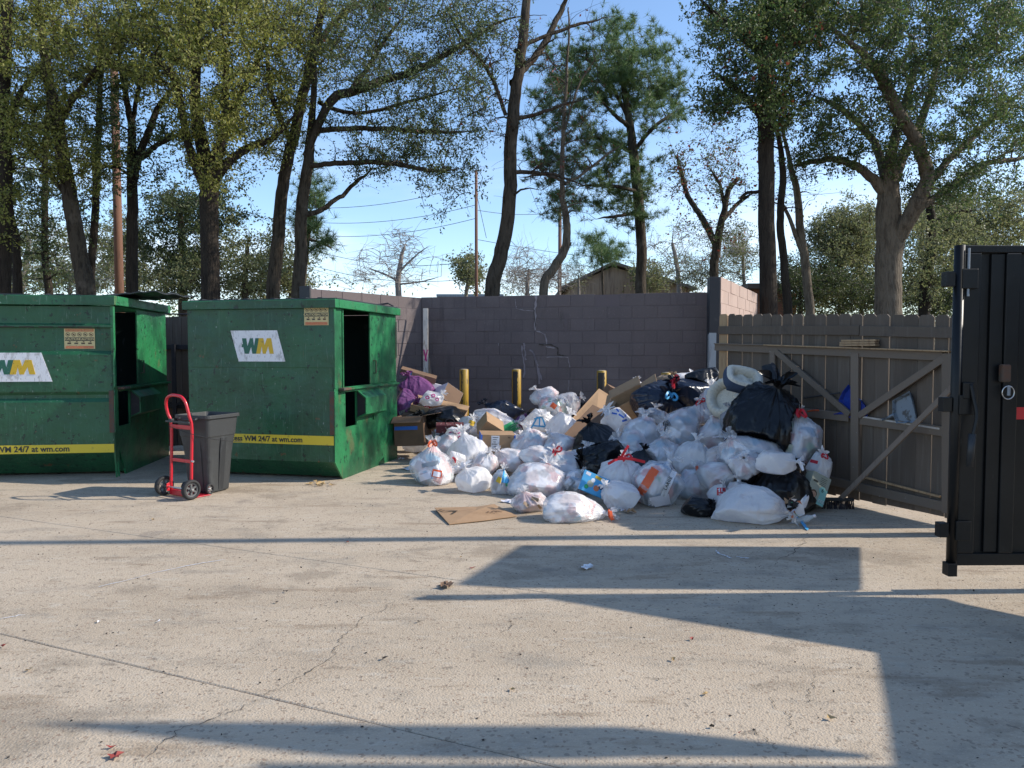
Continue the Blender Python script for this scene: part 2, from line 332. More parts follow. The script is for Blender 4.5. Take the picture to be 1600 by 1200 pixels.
M['film_white'] = mk('white_film', (0.90, 0.885, 0.885), 0.27, coord='obj', rnd=.03, layers=[('n', 5.5, U, .5, .68, (0.70, 0.69, 0.74), .6), ('n', 7, U, .60, .68, (0.62, 0.50, 0.50), .35)],
    bump=CR, transl=.38, spec=.6, transp=.08)
M['film_thin'] = mk('thin_film', (0.90, 0.89, 0.895), 0.22, coord='obj', bump=CR, transl=.34, spec=.7, transp=.50, layers=[('n', 6, U, .45, .7, (0.6, 0.61, 0.68), .6)])
M['film_clear'] = mk('clear_film', (0.82, 0.84, 0.88), 0.16, coord='obj', bump=CR, transl=.22, spec=.8, transp=.66)
M['film_black'] = mk('black_film', (0.005, 0.0055, 0.007), 0.30, coord='obj', bump=CR, spec=.4)
M['film_navy'] = mk('navy_film', (0.009, 0.014, 0.030), 0.28, coord='obj', bump=CR, spec=.5)
M['film_purple'] = mk('purple_film', (0.25, 0.09, 0.23), 0.32, coord='obj', bump=CR, transl=.25, layers=[('n', 7, U, .5, .7, (0.19, 0.06, 0.19), .8)])
M['film_grey'] = mk('grey_film', (0.42, 0.43, 0.47), 0.3, coord='obj', bump=CR, transl=.3, transp=.3)
M['paper_tan'] = mk('tan_paper', (0.33, 0.23, 0.15), 0.8, coord='obj', bump=CRs)
M['contents'] = mk('mixed_rubbish', (0.72, 0.70, 0.70), 0.6, coord='obj', layers=[('c', 9, U, .55, .56, (0.30, 0.26, 0.24), .9), ('c', 12, U, .80, .81, (0.65, 0.16, 0.12), .8), ('c', 11, (1, 1, 1.5), .85, .86, (0.10, 0.26, 0.42), .8),
    ('c', 14, U, .88, .89, (0.07, 0.08, 0.08), .9), ('c', 13, U, .88, .89, (0.14, 0.34, 0.2), .8)])
M['contents_pale'] = mk('paper_rubbish', (0.80, 0.79, 0.80), 0.6, coord='obj', layers=[('c', 9, U, .66, .67, (0.55, 0.42, 0.38), .8), ('c', 12, U, .82, .83, (0.62, 0.20, 0.16), .7), ('c', 10, U, .85, .86, (0.12, 0.12, 0.13), .6), ('c', 13, U, .88, .89, (0.1, 0.35, 0.5), .7), ('c', 11, U, .86, .87, (0.33, 0.36, 0.42), .7)])
M['contents_red'] = mk('stained_rubbish', (0.72, 0.62, 0.60), 0.6, coord='obj', layers=[('c', 9, U, .5, .55, (0.55, 0.25, 0.2), .8), ('c', 14, U, .8, .82, (0.2, 0.1, 0.08), .8)])
# ================================================================ SETTING
E1 = Vector((0.917, -0.400, 0)).normalized(); E2 = Vector((0.400, 0.917, 0)).normalized()
ground = empty('ground', (0, 0, 0)); ground['kind'] = 'structure'
base = MB().box2((-300, -60, -0.30), (300, 300, -0.12)).build('soil_base', M['grass']); base['kind'] = 'structure'; base.name = 'soil'
MB().box2((-20, -8, -0.119), (20, 21, -0.035)).build('joint_bed', M['dirt'], ground)
def slab(c0, c1, e0=-24, e1=24, w0=.006, w1=.006):
    n = 420; xs = np.linspace(e0, e1, n); V = []; Fc = []
    j0 = np.cumsum(rng.normal(0, .0012, n)); j0 -= np.linspace(j0[0], j0[-1], n); j0 += rng.normal(0, .0016, n)
    j1 = np.cumsum(rng.normal(0, .0012, n)); j1 -= np.linspace(j1[0], j1[-1], n); j1 += rng.normal(0, .0016, n)
    for x, a, b in zip(xs, j0, j1):
        lo = E1*x+E2*(c0+w0+a*.2); hi = E1*x+E2*(c1-w1-abs(b)*.35)
        V += [(lo.x, lo.y, -.06), (lo.x, lo.y, -.004), (*(lo+E2*.006).xy, 0), (*(hi-E2*.006).xy, 0), (hi.x, hi.y, -.004), (hi.x, hi.y, -.06)]
    V = np.array(V); i = np.arange(n-1)[:, None]*6
    Fc = np.concatenate([np.hstack([i+k, i+k+6, i+k+7, i+k+1]) for k in range(5)])
    return np_mesh('concrete_slab', V, Fc, M['concrete'], ground, smooth=False)
LA, LB = 2.455, 4.235
slab(-6, LA, w0=.006, w1=.0036); slab(LA, LB, w0=.0036, w1=.0020); slab(LB, 9.0, w0=.0020); slab(9.0, 13.6)

def strip(name, pts, width, m, parent=None, z=.004, jit=.012, up=Vector((0, 0, 1)), steps=14, taper=True):
    P = []
    for a, b in zip(pts[:-1], pts[1:]):
        a = Vector(a); b = Vector(b)
        for k in range(steps): P.append(a.lerp(b, k/steps))
    P.append(Vector(pts[-1])); n = len(P); V = []
    off = 0
    for i, p in enumerate(P):
        d = (P[min(i+1, n-1)]-P[max(i-1, 0)]).normalized(); s_ = d.cross(up).normalized()
        off = off*.8+random.gauss(0, jit)
        wv = width*(.35+random.random()*1.1)*(math.sin(math.pi*min(1, max(0.04, i/(n-1))))**.4 if taper else 1)
        V += [p+s_*(off+wv/2)+up*z, p+s_*(off-wv/2)+up*z]
    return MB().add(V, [(2*i, 2*i+1, 2*i+3, 2*i+2) for i in range(n-1)]).build(name, m, parent, fixn=False)
for pl, wd in [([(205, 1198), (300, 1140), (360, 1112), (395, 1095)], .0045), ([(395, 1092), (440, 1078), (520, 1030), (530, 1000), (580, 960), (640, 928)], .0035),
               ([(1215, 1090), (1225, 1130), (1232, 1150)], .004), ([(1205, 1175), (1160, 1130)], .003), ([(780, 990), (800, 965)], .004), ([(1262, 838), (1240, 862), (1208, 885)], .005),
               ([(1268, 1050), (1262, 1085), (1275, 1108)], .003), ([(1225, 796), (1300, 806), (1362, 812)], .006), ([(1362, 812), (1420, 822), (1500, 836)], .004)]:
    strip('crack', [gp(*p) for p in pl], wd, M['crack'], ground)
# pale scrapes and spilt paint
for pl, wd, mm in [([(155, 918), (290, 884), (355, 874)], .018, 'sticker_white'), ([(0, 968), (40, 960)], .015, 'sticker_white'), ([(1116, 860), (1128, 868), (1146, 872)], .03, 'sticker_white'), ([(1150, 870), (1172, 872)], .035, 'sticker_white')]:
    strip('paint_scrape', [gp(*p) for p in pl], wd*.6, M[mm], ground, jit=.006)
rngL = random.Random(5)

# ---------------------------------------------------------------- block walls
def block_wall(name, A, B, H, label, mat, mort, T=.2, courses=12, bl=.406, skip=(), cap=True, group=None, shift=None, lowest=0):
    A = Vector((A[0], A[1], 0)); B = Vector((B[0], B[1], 0)); d = B-A; Ln = d.length
    root = empty(name, A, math.atan2(d.y, d.x), label, 'wall', group)
    bh = H/courses; n = max(1, round(Ln/bl)); bl = Ln/n
    MB().box2((.006, .006, 0), (Ln-.006, T-.006, H-.012)).build('mortar_core', M[mort], root)
    me = MB().box((0, 0, 0), (bl-.007, T, bh-.007)).build('block', M[mat], root, bevel=.004)
    meh = MB().box((0, 0, 0), (bl/2-.007, T, bh-.007)).build('block', M[mat], root, bevel=.004)
    used = [False, False]; r = random.Random(len(name)+n)
    for c in range(lowest, courses):
        x = 0.0; items = []
        if c % 2 == 0: items = [(i*bl+bl/2, 0) for i in range(n)]
        else: items = [(bl/4, 1)]+[(i*bl+bl, 0) for i in range(n-1)]+[(Ln-bl/4, 1)]
        for xx, h in items:
            if (c, int(xx/bl)) in skip: continue
            src = (me, meh)[h]
            if not used[h]: o = src; used[h] = True
            else: o = src.copy(); COL.objects.link(o); o.parent = root
            dz = 0
            if shift: dz = shift(xx, c)
            o.location = (xx+r.uniform(-.001, .001), T/2+r.uniform(-.0035, .0035), c*bh+bh/2+dz); o.rotation_euler = (r.uniform(-.003, .003), r.uniform(-.002, .002), r.uniform(-.003, .003))
    return root, Ln
WA = Vector((-1.60, 13.05, 0)); WB = Vector((3.16, 11.88, 0))
bw, bwL = block_wall('block_wall', WA, WB, 2.44, 'long mauve painted concrete block wall with a stepped crack behind the rubbish pile', 'block', 'mortar', skip=((11, 11), (11, 8)))
WC = at(485, 452, 11.1); WC.z = 0
# wing: runs from its free end towards the corner; thickness lies on its outer side
lw, lwL = block_wall('block_wall', WC, WA+Vector((.03, .042, 0)), 2.43, 'short mauve block wall beside the right green dumpster, with a sunlit triangle', 'block', 'mortar')
wp = MB().box2((-.03, -.02, 0), (-.004, .22, 2.47)).build('end_post', M['post_dark'], lw)
# right wing, taller, bare pink blocks in the sun
RA = at(1127, 432, 11.45); RB = at(1184, 458, 14.9)
zt = RA.z
rw, rwL = block_wall('block_wall', RA, RB, zt, 'taller pinkish block wall receding behind the fence, lit by the sun', 'block_pink', 'mortar_pink', courses=13, lowest=6)
# stepped crack in the long wall: filler above, open dark joint below
ang = math.atan2((WB-WA).y, (WB-WA).x)
nrm = Vector((math.sin(ang), -math.cos(ang), 0))
def onwall(u, v):
    r = ray(u, v); o = Vector((0, 0, CAMH)); P0 = WA+nrm*.006
    t = (P0-o).dot(nrm)/r.dot(nrm); return o+r*t
def wallstrip(nm, pl, wd, m, off=.004, jit=.006, steps=6):
    P = [onwall(*p) for p in pl]
    Minv = bw.matrix_basis.inverted()
    o = strip(nm, [Minv@p for p in P], wd, m, bw, z=off, jit=jit, up=Vector((0, -1, 0)), steps=steps, taper=False); return o
wallstrip('crack_filler', [(837, 462), (837, 482), (838, 516)], .035, M['filler'])
wallstrip('crack_filler', [(838, 517), (852, 522), (854, 538)], .022, M['filler'])
wallstrip('open_crack', [(835, 484), (835, 512)], .014, M['crack'], .007)
wallstrip('open_crack', [(842, 538), (860, 540), (871, 543), (872, 554), (880, 558)], .022, M['crack'], .007)
wallstrip('crack_filler', [(853, 541), (868, 544)], .018, M['filler'], .005)
wallstrip('crack_filler', [(854, 558), (888, 559)], .014, M['filler'])
wallstrip('crack_filler', [(888, 559), (889, 574)], .012, M['filler'])
wallstrip('crack_filler', [(889, 594), (889, 612)], .010, M['filler'])
wallstrip('open_crack', [(905, 612), (905, 632)], .016, M['crack'], .007)
wallstrip('crack_filler', [(804, 468), (806, 482), (835, 486)], .010, M['filler'])
wallstrip('crack_filler', [(779, 536), (779, 540)], .012, M['filler'])
for pl in [[(815, 540), (822, 570), (818, 590)], [(818, 536), (820, 548), (824, 562)], [(831, 548), (838, 566), (842, 600)], [(829, 546), (834, 556), (840, 572)], [(842, 575), (844, 594)]]:
    wallstrip('limewash_streak', pl, .028, M['streak'], .005, .008)
wallstrip('limewash_streak', [(884, 490), (884, 520)], .05, M['mortar'], .005, .012)
# dark steel post at the junction and grey channel
p = at(1116, 455, 11.35)
tag(MB().box2((p.x-.08, p.y-.05, 0), (p.x+.08, p.y+.12, at(1116, 433, 11.35).z)).build('steel_post', M['post_dark'], bevel=.006), 'tall dark steel post at the right end of the mauve block wall', 'post')
p = at(1113, 560, 10.6)
g = MB(); g.box2((p.x-.05, p.y-.012, 0), (p.x+.05, p.y+.012, at(1113, 520, 10.6).z)).box2((p.x-.05, p.y+.013, 0), (p.x-.03, p.y+.07, at(1113, 520, 10.6).z-.02)).build('tmp', M['galv'])
o = bpy.data.objects['tmp']; o.name = 'steel_channel'; tag(o, 'short grey galvanised steel channel standing against the wall end left of the wooden gate', 'post')

# white board leaning in the corner
root = empty('leaning_board', at(668, 640, 12.3).xy.to_3d(), 0, 'tall white painted board with a pink X leaning in the wall corner', 'board')
pb = root.location; a = Vector((-.03, 0, .0)); b = at(665, 482, 12.75)-pb
MB().beam(a, b, .085, .03, up=Vector((0, 1, 0))).build('plank', M['timber_light'], root, bevel=.003)
q = a.lerp(b, .62)+Vector((0, -.022, 0)); 
MB().beam(q+Vector((-.035, 0, -.14)), q+Vector((.035, 0, .14)), .022, .004).build('pink_mark', M['magenta'], root)
MB().beam(q+Vector((.035, -.004, -.14)), q+Vector((-.03, -.004, .14)), .022, .004).build('pink_mark', M['magenta'], root)
root = empty('leaning_board', at(672, 660, 12.5).xy.to_3d(), 0, 'thin grey board tilted right beside the tall white board in the wall corner', 'board')
MB().beam((.10, 0, 0), at(668, 560, 12.7)-root.location, .07, .02).build('plank', M['timber_grey'], root)

# bollards
for i, (u, v, Y, lab) in enumerate([(725, 577, 11.9, 'yellow steel bollard nearest the green dumpster, with a thin black streak'),
        (807, 577, 11.75, 'yellow and black steel bollard left of the stepped wall crack'), (940, 579, 11.2, 'short mostly black bollard rising behind the brown cardboard sheets'), (1041, 582, 10.6, 'yellow bollard top just showing behind the tan paper bag')]):
    c = at(u, v, Y); h = c.z; root = empty('bollard', (c.x, c.y, 0), 0, lab, 'bollard', 'bollards along the block wall')
    R = .073
    n = 28
    for nm, k0, k1, mm in [('yellow_paint', 0, 28, 'bollard')]:
        MB().lathe([(0, 0), (R, 0), (R, h-.008), (R-.004, h-.003), (R-.012, h-.001)], 28).build('pipe', M[mm], root, smooth=True)
    MB().lathe([(R-.010, h-.004), (R-.013, h+.002), (0.04, h+.006), (0.0001, h+.007)], 28).build('concrete_cap', M['bollard_cap'], root, smooth=True)
    # black painted side, a shell 2 mm proud with ragged edges
    a0, a1 = [(-2.15, -1.85), (-2.5, -1.35), (-2.5, -1.0), (-2.4, -1.8)][i]
    V = []; Fc = []; nn = 40
    for j in range(nn):
        z = h*.02+(h*.955)*j/(nn-1); e = random.uniform(-.06, .06); f = random.uniform(-.10, .10)
        for k in range(6):
            t = (a0+e)+((a1+f)-(a0+e))*k/5; V.append(((R+.002)*math.cos(t), (R+.002)*math.sin(t), z))
    for j in range(nn-1):
        for k in range(5): Fc.append((j*6+k, j*6+k+1, (j+1)*6+k+1, (j+1)*6+k))
    MB().add(V, Fc).build('black_paint', M['bollard_black'], root, smooth=True, fixn=False)

# ---------------------------------------------------------------- wooden gate (fence panel) on the right
G0 = Vector((2.47, 8.90, 0)); G1 = Vector((3.86, 6.06, 0)); gd = (G1-G0); GL = gd.length
gate = empty('wooden_gate', G0, math.atan2(gd.y, gd.x), 'dark brown picket gate with diagonal braces standing right of the rubbish pile', 'gate')
# local x runs along the gate towards the camera; local -y faces the camera side (left)
gi = gate.matrix_basis.copy(); gi = Matrix.Translation(G0)@Matrix.Rotation(math.atan2(gd.y, gd.x), 4, 'Z'); gI = gi.inverted()
gn = (gi.to_3x3()@Vector((0, -1, 0)))
def ong(u, v, off=0.0):
    r = ray(u, v); o = Vector((0, 0, CAMH)); P0 = G0+gn*off
    t = (P0-o).dot(gn)/r.dot(gn); return gI@(o+r*t)
edges = [1124, 1137, 1148, 1161, 1176, 1191, 1206, 1222, 1238, 1255, 1274, 1292, 1311, 1330, 1349, 1369, 1391, 1413, 1436, 1461, 1484, 1509]
for i in range(len(edges)-1):
    a = ong(edges[i], 491); b = ong(edges[i+1], 491)
    x0, x1 = a.x, b.x; wd = x1-x0; top = (a.z+b.z)/2+random.uniform(-.006, .006)
    gap = random.choice([.002, .003, .004, .009]); bot = .05+.02*random.random()
    c = .025; xm = wd-gap
    poly = [(0, bot), (xm, bot), (xm, top-c), (xm-c, top), (c, top), (0, top-c)]
    rz = random.uniform(-.004, .004)
    o = MB().prism([(x0+p[0]+rz*p[1], p[1]) for p in poly], 1, 0.0+random.uniform(0, .004), .018).build('picket', M['picket'] if i else M['timber'], gate, bevel=.0015)
def gbeam(nm, p0, p1, w_, t_, off, m):
    a = ong(*p0, off=off); b = ong(*p1, off=off)
    return MB().beam(a, b, w_, t_, up=Vector((0, 1, 0))).build(nm, M[m], gate, bevel=.003)
gbeam('top_board', (1123, 516), (1343, 516), .095, .018, .012, 'picket')
gbeam('top_board', (1344, 517), (1505, 520), .095, .018, .012, 'picket')
gbeam('rail', (1118, 542), (1474, 556), .085, .034, .022, 'rail')
gbeam('rail', (1216, 640), (1327, 652), .085, .034, .022, 'rail')
gbeam('rail', (1345, 656), (1474, 674), .085, .034, .022, 'rail')
gbeam('rail', (1258, 742), (1474, 791), .085, .034, .022, 'rail')
gbeam('stile', (1208, 548), (1208, 640), .075, .034, .0225, 'rail')
gbeam('stile', (1337, 552), (1337, 765), .088, .040, .028, 'rail')
gbeam('stile', (1481, 552), (1481, 802), .085, .044, .032, 'rail')
gbeam('brace', (1214, 550), (1328, 648), .062, .030, .040, 'rail')
gbeam('brace', (1342, 650), (1475, 560), .062, .030, .040, 'rail')
gbeam('cap_strip', (1196, 539), (1486, 549), .014, .07, .040, 'timber')
gbeam('paint_smear', (1346, 651), (1468, 670), .016, .002, .041, 'timber_light')
gbeam('cap_strip', (1118, 537), (1195, 539), .012, .06, .038, 'rail')
gbeam('rotten_edge', (1345, 744), (1470, 776), .02, .03, .022, 'timber')
# post between gate and container
pq = at(1489, 700, 6.02)
root = empty('gate_post', (pq.x+.02, pq.y-.05, 0), 0, 'rough whitened timber gate post beside the black steel door', 'post')
MB().box2((-.045, -.045, 0), (.045, .045, at(1489, 560, 6.0).z)).build('post_shaft', M['timber_light'], root, bevel=.004)
MB().box2((-.06, -.055, .86), (.03, -.046, 1.0)).build('patch', M['sticker_white'], root)
MB().box2((-.05, -.075, .1), (.03, -.0465, .5)).build('nailer', M['timber'], root)
# leaning plank
a = gp(1303, 793)+Vector((0, 0, .02)); bq = gi@ong(1497, 596, off=.10)
root = empty('leaning_plank', a.xy.to_3d(), 0, 'long thin weathered plank leaning diagonally across the wooden gate', 'plank')
MB().beam(a-root.location, (bq-root.location), .045, .022, up=gn).build('plank', M['timber_grey'], root, bevel=.002)
# wood blocks on the gate rail
a = gi@ong(1343, 536, off=.05)
root = empty('wood_offcuts', a, math.atan2(gd.y, gd.x), 'small stack of short timber offcuts resting on the gate top rail', 'timber')
for k in range(3): MB().box((random.uniform(-.01, .01), 0, -.02+.022*k), (.40-.01*k, .06, .019)).build('offcut', M['timber'], root, bevel=.002)

# dustpans hung behind the braces
def dustpan(name, u0, v0, pts, m, label, off, hp):
    P = [ong(a_, b_, off=off) for a_, b_ in pts]; c = sum(P, Vector())/len(P)
    root = empty(name, gi@c, math.atan2(gd.y, gd.x), label, 'dustpan')
    Q = [(p.x-c.x, p.z-c.z) for p in P]
    inner = [(x*.86, z*.86) for x, z in Q]
    n = len(Q); V = [(x, 0.02, z) for x, z in inner]+[(x, -.012, z) for x, z in Q]+[(x*1.03, -.012, z*1.03) for x, z in Q]+[(x*.9, .03, z*.9) for x, z in Q]
    Fc = [tuple(range(n))]+[(i, (i+1) % n, n+(i+1) % n, n+i) for i in range(n)]+[(n+i, n+(i+1) % n, 2*n+(i+1) % n, 2*n+i) for i in range(n)]+[(2*n+i, 2*n+(i+1) % n, 3*n+(i+1) % n, 3*n+i) for i in range(n)]+[tuple(range(3*n, 4*n))[::-1]]
    MB().add(V, Fc).build('pan', m, root, bevel=.002)
    h0 = ong(*hp[0], off=off)-c; h1 = ong(*hp[1], off=off)-c
    MB().tube([(h0.x, 0, h0.z), ((h0.x+h1.x)/2, -.004, (h0.z+h1.z)/2), (h1.x, 0, h1.z)], [.020, .012, .011], 8).build('handle', m, root, smooth=True)
dustpan('dustpan', 0, 0, [(1312, 625), (1318, 612), (1327, 601), (1334, 612), (1352, 634), (1356, 650), (1328, 652), (1316, 640)], M['blue_deep'], 'dark blue plastic dustpan wedged behind the middle post of the wooden gate', .03, ((1320, 645), (1304, 647)))
dustpan('dustpan', 0, 0, [(1396, 626), (1422, 612), (1427, 630), (1434, 660), (1402, 661), (1396, 646)], M['dustpan'], 'dirty grey dustpan propped on the gate middle rail', .045, ((1398, 648), (1379, 656)))
# thin rod behind
a = gi@ong(1256, 622, off=.03); b = gi@ong(1312, 614, off=.05)
tag(MB().tube([a, b], .008, 8).build('metal_rod', M['post_dark'], smooth=True), 'thin dark rod lying across the gate left of the blue dustpan', 'rod')
# black broom head on the ground
a = gp(1308, 795)
root = empty('broom_head', a, -.1, 'black push broom head lying at the foot of the wooden gate', 'broom')
MB().box((0, 0, .09), (.30, .05, .03)).build('block_head', M['black_plastic'], root, bevel=.01)
b_ = MB()
for k in range(60): 
    x = -.145+.29*(k/59); b_.tube([(x, random.uniform(-.02, .02), .078), (x*1.04+random.uniform(-.01, .01), random.uniform(-.035, .035), .0)], .004, 4)
b_.build('bristles', M['blacktie'], root)
MB().box((-.15, -.03, .07), (.035, .006, .05)).build('tag_label', M['sticker_white'], root)

# dark enclosure fence between the dumpsters
def slat_fence(name, A, B, H, label, mat, rails=((.55, .06), (1.35, .06)), wboard=.14, dog=False, group=None):
    A = Vector(A); B = Vector(B); d = B-A; Ln = d.length; root = empty(name, A, math.atan2(d.y, d.x), label, 'fence', group)
    n = round(Ln/wboard); wb = Ln/n
    me = MB().box2((0.003, 0, .04), (wb-.003, .018, H)).build('board', M[mat], root, bevel=.002)
    for i in range(n):
        o = me if i == 0 else me.copy()
        if i: COL.objects.link(o); o.parent = root
        o.location = (i*wb, random.uniform(0, .004), random.uniform(-.006, .006))
    for z, h in rails: MB().box2((0, -.04, z), (Ln, -.001, z+h)).build('rail', M['post_dark'], root, bevel=.003)
    return root, Ln
fr, fl = slat_fence('enclosure_fence', (-6.9, 11.4, 0), (-3.35, 11.25, 0), 2.02, 'dark board enclosure fence seen in the gap between the two dumpsters', 'picket', rails=((.62, .05), (1.52, .07)))
for x in (1.72, 2.15): MB().box2((x, -.075, .05), (x+.06, -.042, 1.6)).build('stile', M['post_dark'], fr, bevel=.003)
MB().beam((1.2, -.06, 1.0), (1.75, -.06, .66), .03, .02).build('brace', M['post_dark'], fr)
MB().beam((1.75, -.063, .66), (2.2, -.063, .9), .03, .02).build('brace', M['post_dark'], fr)
MB().tube([(0, .01, 2.06), (fl, .01, 2.06)], .012, 6).build('top_wire', M['post_dark'], fr)

# ================================================================ DUMPSTERS
def panel(holes, W, H, cutc=None, T=.02, x0=0, z0=0):
    """panel in x-z plane, thickness along +y, with rectangular holes; cutc=(a,b) removes lower-left corner as a triangle"""
    xs = sorted(set([x0, W]+[h[0] for h in holes]+[h[1] for h in holes]+([cutc[0]] if cutc else [])))
    zs = sorted(set([z0, H]+[h[2] for h in holes]+[h[3] for h in holes]+([cutc[1]] if cutc else [])))
    def solid(i, j):
        if i < 0 or j < 0 or i >= len(xs)-1 or j >= len(zs)-1: return 0
        xm, zm = (xs[i]+xs[i+1])/2, (zs[j]+zs[j+1])/2
        if cutc and xm < cutc[0] and zm < cutc[1]: return 2
        return 0 if any(h[0] < xm < h[1] and h[2] < zm < h[3] for h in holes) else 1
    m = MB()
    for i in range(len(xs)-1):
        for j in range(len(zs)-1):
            s = solid(i, j)
            if not s: continue
            a, b, c, d = xs[i], xs[i+1], zs[j], zs[j+1]
            if s == 2:
                m.add([(a, 0, d), (b, 0, c), (b, 0, d), (a, T, d), (b, T, c), (b, T, d)], [(0, 1, 2), (3, 5, 4), (0, 3, 4, 1)]); continue
            m.add([(a, 0, c), (b, 0, c), (b, 0, d), (a, 0, d)], [(0, 1, 2, 3)]); m.add([(a, T, c), (b, T, c), (b, T, d), (a, T, d)], [(3, 2, 1, 0)])
            if not solid(i-1, j): m.add([(a, 0, c), (a, T, c), (a, T, d), (a, 0, d)], [(3, 2, 1, 0)])
            if not solid(i+1, j): m.add([(b, 0, c), (b, T, c), (b, T, d), (b, 0, d)], [(0, 1, 2, 3)])
            if not solid(i, j-1): m.add([(a, 0, c), (b, 0, c), (b, T, c), (a, T, c)], [(3, 2, 1, 0)])
            if not solid(i, j+1): m.add([(a, 0, d), (b, 0, d), (b, T, d), (a, T, d)], [(0, 1, 2, 3)])
    return m
def xf(mb, Mx): mb.v = [tuple(Mx@Vector(p)) for p in mb.v]; return mb

def sticker(root, cx, cz, w_, h_, y):
    st = MB().box((cx, y, cz), (w_, .002, h_)).build('caution_sticker', M['cream'], root)
    yy = y-.0022
    for zz in (.42, -.42): MB().box((cx, yy, cz+zz*h_), (w_*.92, .0014, h_*.13)).build('orange_band', M['orange_ink'], st)
    MB().box((cx, yy, cz-.02*h_), (w_*.95, .0014, h_*.17)).build('black_band', M['ink'], st)
    Mx = lambda x, z, yo=0: Matrix.Translation((x, yy-.0016-yo, z))@Matrix.Rotation(math.pi/2, 4, 'X')
    for s_ in (-1, 1): text_obj('lettering', 'CAUTION', h_*.15, M['cream'], st, Mx(cx+s_*w_*.235, cz-.02*h_), offset=.001, ext=.0005)
    text_obj('lettering', 'DO NOT PLAY ON OR AROUND', h_*.085, M['cream'], st, Mx(cx, cz+.42*h_), ext=.0005)
    rg = MB()
    for k in range(5):
        x = cx+(-.38+.19*k)*w_; z = cz+.21*h_; r = h_*.10; n = 18
        V = [(x+math.cos(2*math.pi*i/n)*q, yy, z+math.sin(2*math.pi*i/n)*q) for q in (r, r*.82) for i in range(n)]
        rg.add(V, [(i, (i+1) % n, n+(i+1) % n, n+i) for i in range(n)])
        rg.box((x, yy, z), (r*1.7, .0006, r*.16), (0, math.pi/4, 0)); rg.box((x, yy-.0006, z-.1*r), (r*.8, .0005, r*.6))
    for k in range(4):
        x = cx+(-.34+.225*k)*w_; z = cz-.23*h_; rg.box((x, yy, z), (w_*.12, .0006, h_*.07)); rg.box((x+.02*w_, yy, z+h_*.08), (w_*.05, .0006, h_*.04))
    rg.build('pictogram', M['rust'], st, fixn=False)

def logo(root, cx, cz, w_, h_, y, slant, mirror=False):
    s_ = slant
    poly = [(cx-w_/2, cz+h_/2), (cx+w_/2-s_, cz+h_/2), (cx+w_/2, cz-h_/2), (cx-w_/2+s_, cz-h_/2)]
    pl = MB().prism(poly, 1, y-.003, y).build('logo_plate', M['sticker_white'], root)
    Mx = lambda x: Matrix.Translation((x, y-.0045, cz-.005))@Matrix.Rotation(math.pi/2, 4, 'X')
    Wp = [(0, 1), (.34, 1), (.44, .48), (.66, 1), (.90, 1), (.98, .48), (1.10, 1), (1.44, 1), (1.20, 0), (.84, 0), (.74, .46), (.55, 0), (.20, 0), (.10, .42), (-.04, .42), (-.04, .62), (.06, .62)]
    Mp = [(1.46-(a-.0)+1.14, 1-b) for a, b in Wp[:13]]
    k = h_*.50; kx = k*.98*(w_/h_)/2.2; ox = cx-1.28*kx; oz = cz-k/2
    MB().prism([(ox+a*kx, oz+b*k) for a, b in Wp], 1, y-.0055, y-.0032).build('letter_w', M['logo_green'], pl)
    MB().prism([(ox+a*kx, oz+b*k) for a, b in Mp], 1, y-.0059, y-.0032).build('letter_m', M['logo_gold'], pl)

